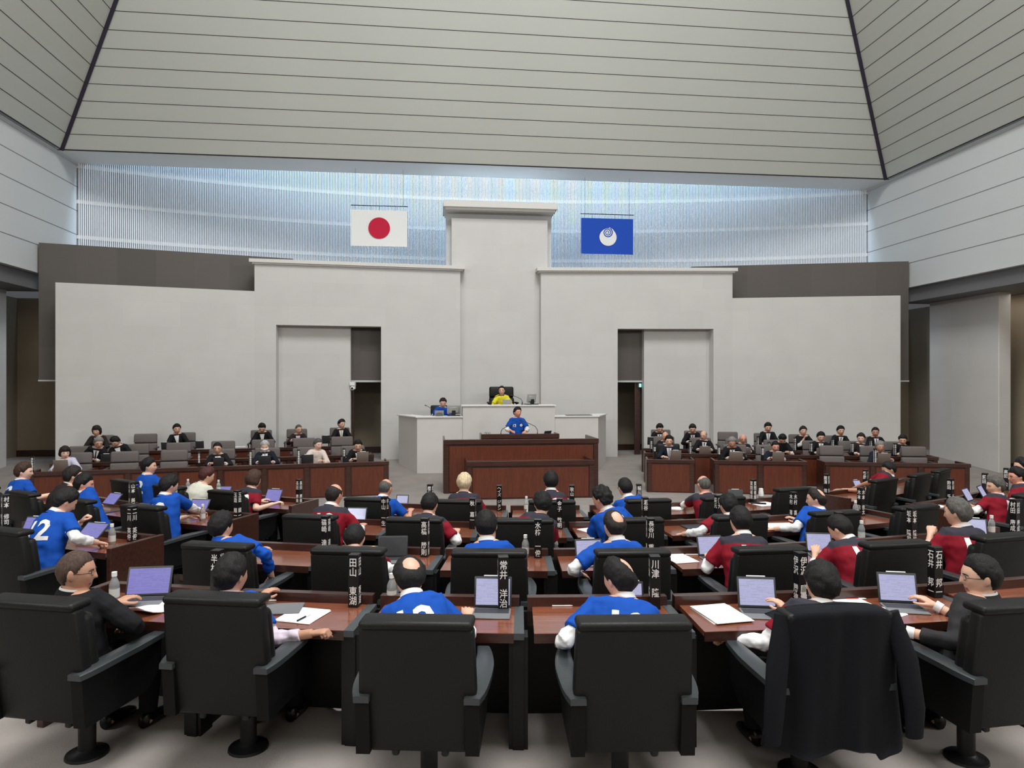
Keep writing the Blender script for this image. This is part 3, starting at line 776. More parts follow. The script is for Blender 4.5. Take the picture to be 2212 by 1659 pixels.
def person(X, head, label, top='blue', yaw=0, pitch=12, roll=0, twist=0, hair='full', hc='black', sk='n', lh=None, rh=None, lk='rest', rk='rest', under='white', glasses=False, mask=False, near=0, stand=False, num=True, tie=None, bw=1.0, sleeve=None, le=None, re=None, group='people in the chamber', collar=True, below=None, skirt=False, front=False, shoes=False):
    """X places the seat; head = middle of the head in world space; lh, rh = wrists in world space"""
    global NP; NP += 1; seed = NP*3.7
    p = .94
    L = X.inverted(); H = L @ V(head)
    z1 = V((0, 0, 1))
    hip = V((0, 0, .80)) if stand else V((0, -.02, .455))
    u = (H-hip).normalized()
    Rh = (Matrix.Rotation(rad(yaw), 3, 'Z') @ Matrix.Rotation(rad(-pitch), 3, 'X') @ Matrix.Rotation(rad(roll), 3, 'Y'))
    NB = H-((u*.55+(Rh @ z1)*.45).normalized())*.122*p-(Rh @ V((0, 1, 0)))*.022
    t = (NB-hip).normalized(); lat = V((cos(rad(twist)), sin(rad(twist)), 0)); lat = (lat-t*lat.dot(t)).normalized(); f = t.cross(lat)
    LT = (NB-hip).length
    def sp(s): return hip+(NB-hip)*s-f*.03*sin(PI*min(max(s, 0), 1))
    sh = {s: NB-t*.046*p+lat*s*.172*p*bw+f*.004 for s in (-1, 1)}
    wr = {}; el = {}; kinds = {-1: lk, 1: rk}
    for s, tg, eh in ((-1, lh, le), (1, rh, re)):
        T = L @ V(tg) if tg is not None else V((s*.14, .40, .715 if not stand else .98))
        hint = V(eh) if eh else V((s*.55, -.35, -.75))
        wr[s] = T; el[s] = ik(sh[s], T, .285*p, .25*p, hint)
    TR = [(-.16, .12, .10), (-.08, .165, .125), (0, .168, .13), (.2, .155, .12), (.45, .155, .118), (.68, .170, .118), (.83, .178, .110), (.92, .172, .096), (.985, .124, .080), (1.04, .068, .062)]
    def torso(mb, m, lo=-.16, hi=1.05, loose=0):
        mb.rings([(sp(s), lat*(rx*p*bw+m+loose*(1 if .05 < s < .7 else .3)), f*(ry*p*bw+m+loose*(1 if .05 < s < .7 else .3))) for s, rx, ry in TR if lo <= s <= hi], 20)
    def arm(mb, s, r0, r1, r2, a=0.0, b=2.0, start=.05):
        S = sh[s]-lat*s*start; pts, rs = [], []
        for q in (0, .25, .5, .75, 1, 1.12, 1.4, 1.7, 2.0):
            if q < a or q > b: continue
            pts.append(S.lerp(el[s], q) if q <= 1 else el[s].lerp(wr[s], q-1))
            rs.append(r0+(r1-r0)*q if q <= 1 else r1+(r2-r1)*(q-1))
        mb.tube(pts, rs, 12)
    def legs(mb, m, foot=True):
        for s in (-1, 1):
            h = hip+lat*s*.085*p+V((0, 0, -.01))
            if stand: kn = V((s*.09, .02, .42)); an = V((s*.09, -.01, .07))
            else: kn = V((s*.115, .37, .44)); an = V((s*.11, .30+.05*(s > 0), .09))
            mb.tube([h, h.lerp(kn, .5), kn, kn.lerp(an, .4), an], [.082*p+m, .072*p+m, .058*p+m, .054*p+m, .038*p+m*1.4], 12)
            if foot: mb.tube([an+V((0, -.03, -.045)), an+V((0, .05, -.055)), an+V((0, .15, -.062))], [.04, .042, .03], 10, 0, .75)
    hi = near > 1; hs = 1.0
    vox = (.0125, .0095, .0062)[near]
    # the body: head, neck, trunk, limbs in one skin
    mb = MB()
    head_mesh(mb, Rh, H, hs, near > 0)
    mb.tube([NB-t*.05, NB, NB.lerp(H, .45), H-(Rh @ V((0, .014, .03)))*p], [.064*p, .058*p, .054*p, .052*p], 14)
    torso(mb, -.012)
    for s in (-1, 1): arm(mb, s, .050*p, .040*p, .027*p)
    legs(mb, -.008)
    body = fuse(mb, vox, 2)
    Hm = MB().mesh(body, 0)
    for s in (-1, 1):
        d = (wr[s]-el[s]).normalized()
        w = V((0, 0, 1)); w = w-d*w.dot(d); w = w.normalized() if w.length > .2 else V((0, 1, 0))
        x = d.cross(w)
        T = Matrix(((x.x, d.x, w.x, wr[s].x), (x.y, d.y, w.y, wr[s].y), (x.z, d.z, w.z, wr[s].z), (0, 0, 0, 1))) @ Matrix.Scale(p, 4)
        Hm.mesh(hand_mesh(kinds[s], -s), 0, T)
    # lips
    Ri = Rh.transposed()
    for i, fc in enumerate(Hm.f):
        c = Ri @ (V(Hm.v[fc[0]])-H)
        if c.y > .05*hs and abs(c.x) < .024*hs and -.070*hs < c.z < -.053*hs: Hm.m[i] = 1
    root = obj('person', Hm, [skin(sk), lips(sk)], None, X, 180); tag(root, label, 'person', group)
    # hair, eyes
    mb = MB(); hair_mesh(mb, hair, Rh, H, hs, seed, near > 0); obj('hair', mb, hairm(hc), root, None, 180)
    for s in (-1, 1):
        mb = MB()
        c = H+Rh @ V((s*.031*hs, .0765*hs, .006*hs))
        Xe = Matrix.Translation(c) @ Rh.to_4x4() @ Matrix.Rotation(-s*rad(14), 4, 'Z')
        mb.ell((0, 0, 0), (.0135*hs, .006*hs, .0055*hs), Xe, 10, 6, 0); mb.ell((0, .0042*hs, 0), (.0055*hs, .003*hs, .0052*hs), Xe, 8, 6, 1)
        obj('eye', mb, [m_eyew, m_iris], root, None, 180)
    def cloth_noise(me, amp, sc=9):
        co = coords(me); me.update()
        for v, nrm in zip(me.vertices, [v.normal.copy() for v in me.vertices]):
            q = v.co*sc; v.co = v.co+nrm*amp*(noise.noise(V((q.x+seed, q.y, q.z*1.7)))+.5*noise.noise(q*2.3))
    # garments
    suit = top in ('suit', 'navy', 'charcoal', 'cream', 'ice', 'brownblack', 'offwhite')
    long_ = suit
    mb = MB(); torso(mb, .012, -.16 if suit else -.09, 1.0, .012)
    for s in (-1, 1):
        if long_: arm(mb, s, .066*p, .056*p, .043*p, 0, 1.95)
        else: arm(mb, s, .066*p, .072*p, .07*p, 0, .80 if near < 2 else .8)
    g = fuse(mb, vox*1.12, 3); cloth_noise(g, .010 if near else .006)
    mats = [cloth(top)]
    if top == 'red':
        mats = [cloth('red'), cloth('yoke')]
        for pg in g.polygons:
            c = V(pg.center); s_ = (c-hip).dot(t)
            if s_ > LT-.082*p and abs((c-NB).dot(lat)) < .20: pg.material_index = 1
            e = min((c-(sh[k].lerp(el[k], .78))).length for k in (-1, 1))
            if min(abs((c-el[k]).dot((sh[k]-el[k]).normalized())-.20*(sh[k]-el[k]).length) for k in (-1, 1)) < .018 and e < .10: pg.material_index = 1
    if top == 'yellow':
        mats = [cloth('yellow'), cloth('black')]
        for pg in g.polygons:
            c = V(pg.center)
            for k in (-1, 1):
                a1, b1 = NB+lat*k*.05, sh[k]+lat*k*.02
                dd = b1-a1; q = min(max((c-a1).dot(dd)/dd.dot(dd), 0), 1)
                if abs((c-a1-dd*q).dot(f)+.02) < .014 and (c-a1-dd*q).dot(t) > -.06 and 0 < q < 1: pg.material_index = 1
    bvh = BVHTree.FromPolygons([v.co.copy() for v in g.vertices], [list(q.vertices) for q in g.polygons])
    name = {'suit': 'suit_jacket', 'navy': 'suit_jacket', 'charcoal': 'suit_jacket', 'brownblack': 'suit_jacket', 'cream': 'jacket', 'ice': 'blouse', 'offwhite': 'jacket'}.get(top, 'football_shirt')
    go = obj(name, g, mats, root, None, 180)
    # sleeves of the shirt worn under it
    if not suit and sleeve != 'bare':
        for s in (-1, 1):
            mb = MB(); arm(mb, s, .050*p, .050*p, .036*p, .5, 1.95 if sleeve != 'short' else 1.12)
            q = fuse(mb, vox*1.05, 2); cloth_noise(q, .010, 16)
            obj('shirt_sleeve', q, cloth('white' if under == 'none' else under), root, None, 180)
    elif suit and top not in ('cream', 'ice', 'offwhite'):
        for s in (-1, 1):
            d = (wr[s]-el[s]).normalized(); mb = MB(); mb.tube([wr[s]-d*.04, wr[s]-d*.0], [.034*p, .035*p], 12)
            obj('shirt_cuff', mb, cloth(under), root, None, 60)
    # collars
    if collar:
        ax = (NB.lerp(H, .5)-NB).normalized()
        def ring(h0, h1, r0, r1, th=.006, drop=0):
            mb = MB(); n = 20; vs = []; fs = []
            X1 = (lat-ax*lat.dot(ax)).normalized(); Y1 = ax.cross(X1)
            for k in range(n+1):
                a = -PI/2+rad(14)+(2*PI-rad(28))*k/n+PI     # opening at the throat
                dirv = X1*cos(a)+Y1*sin(a)
                fw = max(0, dirv.dot(Y1))
                for hh, rr in ((h0, r0), (h1, r1), (h1, r1-th), (h0, r0-th)): vs.append(NB+ax*(hh-drop*fw)+dirv*rr)
            for k in range(n):
                for j in range(4): fs.append((k*4+j, k*4+(j+1) % 4, (k+1)*4+(j+1) % 4, (k+1)*4+j))
            fs += [(0, 3, 2, 1), (n*4, n*4+1, n*4+2, n*4+3)]
            return mb.add(vs, fs)
        if top == 'yellow': obj('collar', ring(-.028, .030, .080*p, .066*p, .008, .02), cloth('black'), root, None, 60)
        elif top in ('cream', 'ice', 'offwhite'): obj('collar', ring(-.04, .012, .085*p, .066*p, .007, .04), cloth(top), root, None, 60)
        else:
            if under != 'none': obj('shirt_collar', ring(-.024, .027, .079*p, .067*p, .006, .022), cloth(under), root, None, 60)
            if top == 'red':
                obj('collar_trim', ring(-.034, -.002, .0905*p, .078*p, .008, .03), cloth('yoke'), root, None, 60); obj('collar_piping', ring(-.036, -.029, .0935*p, .0915*p, .006, .03), cloth('piping'), root, None, 60)
            elif suit: obj('lapel_collar', ring(-.045, .016, .094*p, .075*p, .008, .06), cloth(top), root, None, 60)
            else: obj('shirt_neckband', ring(-.034, -.006, .088*p, .077*p, .008, .03), cloth(top), root, None, 60)
    # number on the back
    if num and not suit and top in ('blue', 'red'):
        tm = text_mesh('12', .27*p, .006*p, 1.0)
        O = NB-t*(.205*p)
        d1 = decal(tm, O, lat, t, f, bvh, .0035)
        if len(d1.polygons): obj('back_number', d1, cloth('white'), root)
        if below:
            d1 = decal(text_mesh(below, .06, .002, 1), NB-t*.47*p, lat, t, f, bvh, .004)
            if len(d1.polygons): obj('back_lettering', d1, cloth('white'), root)
    if front:
        if suit:
            tb = top not in ('cream', 'ice', 'offwhite')
            w = .046*p
            vs = [(-w*1.25, .0), (w*1.25, .0), (.008, -.27*p), (-.008, -.27*p)] if tb else [(-w*.8, 0), (w*.8, 0), (.004, -.11), (-.004, -.11)]
            d1 = decal(poly_mesh(vs), NB-t*.035*p, -lat, t, -f, bvh, .005)
            obj('shirt_front', d1, cloth(under if tb else ('black' if top == 'ice' else top)), root)
            if tie:
                d1 = decal(poly_mesh([(-.013, 0), (.013, 0), (.009, -.03), (.016, -.2*p), (0, -.235*p), (-.016, -.2*p), (-.009, -.03)]), NB-t*.045*p, -lat, t, -f, bvh, .009)
                obj('tie', d1, cloth(tie), root)
        elif top == 'blue':
            d1 = decal(text_mesh('12', .085, .003), NB-t*.20*p+lat*.075, -lat, t, -f, bvh, .004); obj('front_number', d1, cloth('white'), root)
            c = [(.032*cos(k*PI/10), .032*sin(k*PI/10)) for k in range(20)]
            d1 = decal(poly_mesh(c), NB-t*.19*p-lat*.085, -lat, t, -f, bvh, .004); obj('badge', d1, cloth('white'), root)
        elif top == 'yellow':
            c = [(.035*cos(k*PI/6), .022*sin(k*PI/6)) for k in range(12)]
            d1 = decal(poly_mesh(c), NB-t*.16*p-lat*.08, -lat, t, -f, bvh, .004); obj('badge', d1, cloth('white'), root)
    # trousers
    mb = MB(); legs(mb, .012, False)
    mb.rings([(sp(s), lat*(rx*p*bw+.004), f*(ry*p*bw+.004)) for s, rx, ry in TR if s <= .2], 18)
    obj('trousers', fuse(mb, max(vox*1.3, .011), 3), cloth('trouser'), root, None, 180)
    if shoes:
        for s in (-1, 1):
            an = V((s*.11, .30+.05*(s > 0), .09)) if not stand else V((s*.09, -.01, .07))
            mb = MB(); mb.rings([(an+V((0, -.05, -.045)), V((.03, 0, 0)), V((0, 0, .04))), (an+V((0, 0, -.04)), V((.043, 0, 0)), V((0, 0, .048))), (an+V((0, .09, -.055)), V((.046, 0, 0)), V((0, 0, .034))), (an+V((0, .17, -.064)), V((.040, 0, 0)), V((0, 0, .025))), (an+V((0, .205, -.07)), V((.02, 0, 0)), V((0, 0, .014)))], 14)
            obj('shoe', mb, m_shoe, root, None, 180)
    if glasses:
        mb = MB()
        for s in (-1, 1):
            q = [H+Rh @ V((s*.032*hs+.021*p*cos(k*PI/8), .092*hs-.006*abs(cos(k*PI/8)), .004*hs+.016*p*sin(k*PI/8))) for k in range(17)]
            mb.tube(q, .0014 if near else .002, 5, cap=False)
            mb.tube([H+Rh @ V((s*.053*hs, .087*hs, .008*hs)), H+Rh @ V((s*.077*hs, .05*hs, .008*hs)), H+Rh @ V((s*.081*hs, -.005*hs, .004*hs))], .0016 if near else .002, 5)
        mb.tube([H+Rh @ V((-.012*hs, .094*hs, .008*hs)), H+Rh @ V((.012*hs, .094*hs, .008*hs))], .0016, 5)
        obj('glasses', mb, m_lens, root, None, 180)
    if mask:
        d, fs = DIR_L; r = head_r(d); x, y, z = d.T
        k = sstep(y, .28, .45)*sstep(-z, .06, .16)*sstep(z, -.92, -.8)
        mb = MB(); mb.add([H+Rh @ V(q) for q in d*((r+.016)*k+(r-.012)*(1-k))[:, None]*hs], fs)
        obj('face_mask', mb, m_white, root, None, 180)
    return root
# ---------------------------------------------------------------- the members: row, angle, head px, crown py, forward lean, who, label, options
RR = {'A': 14.35, 'B': 12.75, 'C': 11.2, 'D': 9.75}
ROWN = {'A': 'nearest row', 'B': 'second row', 'C': 'third row', 'D': 'front row'}
HALF = {'A': 1.96, 'B': 2.22, 'C': 2.57, 'D': 3.0}
MEM = [
 ('A', -10.34, 165, 1190, .02, 'the balding man in black suit', 'balding man in black suit and thin glasses turned sideways in nearest row', dict(top='suit', hair='short+thin', hc='thin', yaw=-62, pitch=6, glasses=True, num=False, rl=(.10, .20, .66), re=(1, -.1, -.5), shoes=True, sk='d')),
 ('A', -6.9, 500, 1200, .10, 'the man with lilac cuff', 'dark haired man in blue shirt with lilac sleeve along the armrest', dict(top='blue', under='lilac', R=14.15, hair='full', yaw=-16, pitch=8, rz=(676, 1368, .90), rk='fist', re=(.4, -.3, -1), shoes=True, sk='d')),
 ('A', -2.5, 885, 1203, .30, 'the man with round bald spot', 'man in blue number 12 shirt with round bald spot on his crown', dict(top='blue', hair='full+crown', yaw=14, pitch=26, shoes=True)),
 ('A', 1.42, 1338, 1205, .26, 'the man with white sleeve on armrest', 'balding man in blue shirt with white sleeve resting on left armrest', dict(top='blue', hair='full+crownr', bw=1.15, yaw=34, pitch=16, ll=(-.27, .26, .62), lk='fist', le=(-.62, -.25, -.75), shoes=True)),
 ('A', 5.34, 1775, 1217, .18, 'the man before the draped jacket', 'dark haired man in dark red shirt whose chair is draped with a jacket', dict(top='red', hair='swept', yaw=-8, pitch=10, ll=(-.26, .32, .60), lk='fist', le=(-.4, -.2, -1), num=False, shoes=True)),
 ('A', 9.26, 2118, 1200, .06, 'the man in charcoal suit', 'man in charcoal suit and glasses in profile with hand spread on desk', dict(top='charcoal', hair='short', yaw=64, pitch=6, glasses=True, lz=(1957, 1364, .93), lk='spread', le=(-.4, -.5, -.8), shoes=True, sk='n')),
 ('B', -19.4, 140, 1056, .30, 'the man pointing at his tablet', 'dark haired man in blue MITO number 12 shirt pointing at a tablet', dict(top='blue', hair='full', yaw=-22, pitch=34, rz=(212, 1172, .885), rk='point', ll=(.02, .34, .90), lk='fist', below='MITO', re=(.7, -.4, -.6))),
 ('B', -10.46, 478, 1107, .15, 'the man half hidden behind his chair', 'dark haired man in blue shirt mostly hidden behind his own chair back', dict(top='blue', under='blue', hair='full', yaw=-12, pitch=10, rl=(.15, .16, .60), re=(1, -.2, -.3))),
 ('B', -6.02, 765, 1133, .30, 'the man bowing low', 'dark haired man in dark red shirt bowing low before an open grey tablet', dict(top='red', under='none', hair='short', yaw=10, pitch=34, rl=(.27, .24, .66), re=(.8, -.5, -.5))),
 ('B', -1.58, 1050, 1103, .15, 'the man with white collar and dark hair', 'dark haired man in blue shirt seen straight from behind in second row', dict(top='blue', hair='short', yaw=4, pitch=10)),
 ('B', 2.86, 1327, 1103, .15, 'the man with thinning crown', 'man with thinning grey crown in blue shirt beside a standing tablet', dict(top='blue', hair='short+crown', hc='dark', yaw=14, pitch=10, ll=(-.29, .2, .66), le=(-.8, -.5, -.4))),
 ('B', 7.3, 1600, 1095, .22, 'the broad man in dark red', 'broad dark haired man in dark red shirt with white collar, back to us', dict(top='red', hair='short', yaw=-6, pitch=16, bw=1.1)),
 ('B', 11.74, 1815, 1113, .30, 'the man stooping to the left', 'dark haired man in dark red number 12 shirt stooping over his desk', dict(top='red', hair='short', yaw=26, pitch=36, bw=1.05)),
 ('B', 16.18, 2068, 1078, .12, 'the greying man with hand at chin', 'greying man in dark red number 12 shirt with hand at his chin', dict(top='red', hair='full', hc='salt', yaw=24, pitch=8, twist=-12, ll=(-.10, .24, .86), lk='fist')),
 ('C', -35.8, 52, 1000, .22, 'the woman reaching out bare armed', 'brown haired woman in blue shirt reaching one bare arm across her desk', dict(top='blue', hair='full', hc='brown', yaw=-34, pitch=6, rz=(118, 1067, .86), sleeve='bare', sk='l', re=(.5, -.4, -.6))),
 ('C', -30.7, 158, 1008, .22, 'the person in blackish brown jacket', 'dark haired person in blackish brown jacket partly hidden by a blue shirt', dict(top='brownblack', hair='full', hc='dark', yaw=-22, pitch=8, num=False)),
 ('C', -25.5, 182, 1024, .18, 'the man holding a violet tablet', 'man in blue shirt in profile holding a violet lit tablet with both hands', dict(top='blue', hair='full', yaw=-42, pitch=12, lz=(192, 1074, .90), rz=(205, 1083, .86), sk='r', rk='hold', lk='hold')),
 ('C', -20.4, 365, 1027, .20, 'the man reaching past a bottle', 'man in blue number 12 shirt reaching a white sleeve past a bottle', dict(top='blue', hair='full', yaw=-16, pitch=22, rz=(436, 1106, .80), rk='hold', re=(.6, -.3, -.6))),
 ('C', -10.68, 722, 1045, .20, 'the bald man at a bright tablet', 'bald man in dark red shirt and charcoal yoke at a bright tablet', dict(top='red', hair='short+bald', hc='dark', yaw=-14, pitch=14, sk='r', rz=(783, 1136, .80))),
 ('C', -5.54, 928, 1065, .25, 'the man bent in red sleeves', 'short dark haired man in dark red shirt bent forward, elbow on desk', dict(top='red', under='none', hair='short', yaw=-4, pitch=20, rl=(.28, .34, .70))),
 ('C', -.4, 1172, 1063, .20, 'the third row man before the lectern', 'dark haired man in dark red shirt before the tall lectern, third row', dict(top='red', under='none', hair='full', yaw=8, pitch=14)),
 ('C', 4.74, 1300, 1053, .20, 'the tousled man looking aside', 'tousled dark haired man in blue shirt looking aside in third row', dict(top='blue', hair='messy', yaw=48, pitch=14, sk='r')),
 ('C', 9.88, 1573, 1068, .22, 'the man hidden by a head', 'man in dark red with white cuff hidden behind a broad neighbour', dict(top='red', hair='full', yaw=4, pitch=12, ll=(-.32, .26, .68), le=(-.8, -.3, -.5))),
 ('C', 15.02, 1763, 1055, .24, 'the man leaning on papers', 'thin haired man in blue shirt leaning one white sleeve on papers', dict(top='blue', hair='short+crown', hc='dark', yaw=46, pitch=8, lz=(1672, 1143, .76), le=(-.6, -.3, -.6))),
 ('C', 30.0, 2150, 1030, .2, 'the grey fringed man', 'grey fringed man in dark red shirt beside two standing tablets', dict(top='red', hair='full', hc='salt', yaw=52, pitch=6)),
 ('C', 35.0, 2196, 1010, .32, 'the smiling man in glasses', 'dark haired man in glasses and dark red shirt behind the grey fringed man', dict(top='red', hair='full', yaw=48, pitch=8, glasses=True, sk='r')),
 ('C', 40.0, 2207, 990, .36, 'the last dark head', 'black haired man in dark red at the far end of third row', dict(top='red', hair='swept', yaw=40, pitch=8)),
 ('D', -33.4, 322, 990, .10, 'the man in profile by officials', 'man in blue shirt and white collar in profile, nearest the left officials', dict(top='blue', hair='full', yaw=-44, pitch=2)),
 ('D', -27.6, 447, 1010, .20, 'the person in off white jacket', 'auburn haired person in off white jacket leaning over a tablet', dict(top='offwhite', hair='full', hc='auburn', yaw=-24, pitch=20, num=False)),
 ('D', -21.8, 548, 1017, .18, 'the woman holding up a tablet', 'brown haired woman in dark red number 12 shirt holding up a tablet', dict(top='red', under='none', hair='bob', hc='brown', yaw=-14, pitch=14, sleeve='bare', rz=(592, 1088, .76), rk='hold', sk='l')),
 ('D', -10.8, 833, 1034, .15, 'the bald man in blue', 'bald man in blue shirt with bare forearm, left of the lectern', dict(top='blue', hair='buzz+bald', hc='salt', yaw=-10, pitch=12, sk='r', sleeve='bare', rl=(.29, .36, .70))),
 ('D', -4.6, 1003, 1023, .15, 'the blond person', 'blond haired person in dark red shirt close before the lectern', dict(top='red', hair='full', hc='blond', yaw=0, pitch=12, sk='l', under='none')),
 ('D', 1.45, 1190, 1019, .15, 'the man facing the lectern', 'black haired man in dark red shirt with white collar facing the lectern', dict(top='red', hair='full', yaw=0, pitch=10)),
 ('D', 7.8, 1350, 1033, .15, 'the slick haired man', 'slick haired man in blue shirt and glasses, front row', dict(top='blue', hair='short', yaw=12, pitch=12, glasses=True)),
 ('D', 13.1, 1520, 1027, .15, 'the bald man in dark red', 'bald man in dark red shirt writing on paper, front row', dict(top='red', under='none', hair='buzz+bald', hc='salt', yaw=4, pitch=12, lz=(1472, 1090, .70), sk='r')),
 ('D', 31.0, 1920, 997, .20, 'the man stretching his bare arm', 'man in dark red number 12 shirt stretching a bare arm along a ledge', dict(top='red', hair='short', yaw=52, pitch=22, sleeve='bare', lz=(1852, 1051, .74), le=(-.3, -.3, -.7), sk='d', R=9.35)),
]
SEATS = {}
def build_members():
    for row, th, px, yt, fw, who, label, o in MEM:
        o = dict(o); R = o.pop('R', RR[row])
        X = seatX(R, th)
        q = polar(R-fw, th); h = at(px, yt, q.y); h.z -= .117
        for k in ('l', 'r'):
            if k+'z' in o:
                a, b, z = o.pop(k+'z'); o[k+'h'] = onz(a, b, z)
            if k+'l' in o: o[k+'h'] = X @ V(o.pop(k+'l'))
            if k+'h' not in o: o[k+'h'] = X @ V(((-1 if k == 'l' else 1)*.15, .40, WT+.045))
        person(X, h, label, near={'A': 2, 'B': 1, 'C': 1, 'D': 0}[row], group='assembly members at the curved desks', **o)
        SEATS[row, th] = who
build_members()
EMPTY = [('C', 20.16, 'black leather armchair standing empty at the end of third row', 11.2), ('D', 20.4, 'black leather armchair standing empty at the questioner desk', 9.4), ('D', 37.0, 'empty black armchair turned sideways behind the stretching man', 9.35), ('D', 42.0, 'furthest empty black armchair turned sideways near the right officials', 9.35)]
for (row, th), who in SEATS.items():
    R = {('D', 31.0): 9.35, ('A', -6.9): 14.15, ('A', -2.5): 14.42, ('A', 1.42): 14.42}.get((row, th), RR[row])
    chair(CH1, seatX(R, th), 'black leather armchair of '+who, 'black leather armchairs of the members')
for row, th, lab, R in EMPTY: chair(CH1, seatX(R, th), lab, 'black leather armchairs of the members')

# desks: occupied seats plus the seats standing empty
DK = [(r, -6.42 if (r, t) == ('A', -6.9) else t, 'dark wood desk in front of '+w) for (r, t), w in SEATS.items()]
DK += [('A', 13.18, 'dark wood desk at the right end of nearest row'), ('B', -23.84, 'dark wood desk at the far left end of second row'), ('B', 20.6, 'dark wood desk at the right end of second row'),
       ('C', 20.16, 'dark wood desk before the empty chair ending third row'), ('D', 20.0, 'dark wood questioner desk with paper cups on it'), ('D', 37.0, 'dark wood desk before the first empty sideways chair'), ('D', 42.5, 'dark wood desk before the furthest empty sideways chair')]
HW = {('D', 13.1): 3.0, ('D', 20.0): 3.4, ('D', 7.8): 2.8}
for r, t, lab in DK: desk(r, t, HW.get((r, t), HALF[r] if r != 'C' or t < 25 else 2.5), lab, 'dark wood desks in the curved rows')
for r, t, lab in [('A', -12.42, 'dark wood end panel of nearest desk row beside the aisle'), ('B', -17.1, 'dark wood end panel beside the man pointing at his tablet'), ('B', -12.8, 'dark wood end panel of second row beside the left aisle'),
                  ('C', -17.75, 'dark wood end panel beside the man reaching past a bottle'), ('C', -13.4, 'dark wood end panel of third row beside the left aisle'), ('D', -18.7, 'dark wood end panel beside the woman holding up a tablet'), ('D', -14.0, 'dark wood end panel of front row beside the bald man in blue'),
                  ('C', 22.85, 'dark wood end panel closing third row beside the right aisle'), ('C', 27.3, 'dark wood end panel beside the grey fringed man'), ('D', 27.8, 'dark wood end panel beside the man stretching his bare arm'), ('D', 23.6, 'dark wood end panel beside the questioner desk')]:
    end_panel(r, t, lab)

# name blocks: row, angle, text
PL = [('A', -8.85, '半村', -35, 'the balding man in black suit'), ('A', -5.0, '田山 東湖', -18, 'the man with lilac cuff'), ('A', -1.07, '常井 洋治', 4, 'the man with round bald spot'), ('A', 2.9, '川津 隆', 9, 'the man with white sleeve on armrest'), ('A', 6.88, '伊沢 勝徳', 35, 'the man before the draped jacket'), ('A', 10.9, '石井 邦一', 42, 'the man in charcoal suit'), 
      ('B', -27.0, '村本 修司', 15, None), ('B', -18.2, '二川 英俊', 40, 'the man pointing at his tablet'), ('B', -8.7, '磯崎 達也', -25, 'the man half hidden behind his chair'), ('B', -4.5, '高橋 勝則', -15, 'the man bowing low'), ('B', .1, '水柿 一俊', 0, 'the man with white collar and dark hair'), ('B', 4.7, '長谷川 重幸', 12, 'the man with thinning crown'), ('B', 13.1, '石塚', 30, 'the man stooping to the left'), ('B', 16.9, '坂本 隆司', -40, 'the greying man with hand at chin'), ('B', 23.5, '村田 康成', -28, None),
      ('C', -33.7, '江尻 加那', 15, 'the woman reaching out bare armed'), ('C', -28.2, '山本 美和', 20, 'the person in blackish brown jacket'), ('C', -24.0, '高安 博明', 30, 'the man holding a violet tablet'), ('C', -18.7, '玉造 順一', -42, 'the man reaching past a bottle'), ('C', -8.7, '中山 一生', -25, 'the bald man at a bright tablet'), ('C', -3.4, '秋 嘉一', -10, 'the man bent in red sleeves'), ('C', 1.7, '金子 敏明', 0, 'the third row man before the lectern'), ('C', 6.8, '瀬谷 幸伸', 15, 'the tousled man looking aside'), ('C', 11.4, '萩元 勇', 35, 'the man hidden by a head'), ('C', 16.6, '木村 喜一', 42, 'the man leaning on papers'), ('C', 22.0, '木本 信太', -40, None), ('C', 31.5, '鈴田 千春', -28, 'the grey fringed man'), ('C', 37.0, '織田', -15, 'the smiling man in glasses'), ('C', 42.0, '高田 公', -5, 'the last dark head'),
      ('D', -25.6, '北', 15, 'the person in off white jacket'), ('D', -20.0, '長田 麻美', 44, 'the woman holding up a tablet'), ('D', -8.0, '櫻井', -20, 'the bald man in blue'), ('D', -2.3, 'ヘイズ ジョン', 0, 'the blond person'), ('D', 3.6, '秋山', 5, 'the man facing the lectern'), ('D', 9.2, '稲川', 12, 'the slick haired man'), ('D', 19.9, '質問者席', -44, None), ('D', 28.6, '舘澤 信', -25, 'the man stretching his bare arm'), ('D', 34.7, '齋藤 友', -20, None)]
SPEC = {('B', -27.0): 'black name block at the far left edge of second row', ('B', 23.5): 'black name block before the empty end of second row', ('C', 22.0): 'black name block before the empty chair ending third row', ('D', 19.9): 'black name block on the questioner desk beside the paper cups', ('D', 34.7): 'black name block before the first empty sideways chair'}
for r, t, txt, rot, who in PL:
    plate(polar(RL[r]+.075, t, FZ[r]+WT), txt, SPEC.get((r, t)) or 'black name block lettered in white before '+who, rot, turn=1)

# ---------------------------------------------------------------- what lies on the members' desks
ZW = {r: FZ[r]+WT for r in 'ABCD'}
for r, px, py, lab in [('A', 247, 1299, 'water bottle beside the laptop of the balding man in black suit'), ('A', 846, 1303, 'water bottle just behind the man with round bald spot'), ('A', 1412, 1305, 'water bottle beside the man with white sleeve on armrest'), ('A', 1731, 1305, 'water bottle half hidden by the head before the draped jacket'),
                       ('B', 242, 1176, 'water bottle beside the man pointing at his tablet'), ('B', 1135, 1203, 'water bottle behind an empty stretch of desk in second row'), ('B', 1861, 1168, 'water bottle behind the man stooping to the left'), ('B', 2142, 1155, 'water bottle beside the greying man with hand at chin'),
                       ('C', 438, 1125, 'water bottle under the hand of the man reaching past it'), ('C', 1848, 1116, 'water bottle before the empty chair ending third row'), ('D', 1137, 1104, 'water bottle before the man facing the lectern'), ('D', 406, 1062, 'water bottle beside the person in off white jacket'), ('D', 472, 1064, 'second small bottle past the off white jacket'), ('D', 1871, 1052, 'small water bottle beside the stretched bare arm')]:
    bottle(onz(px, py, ZW[r]), lab)
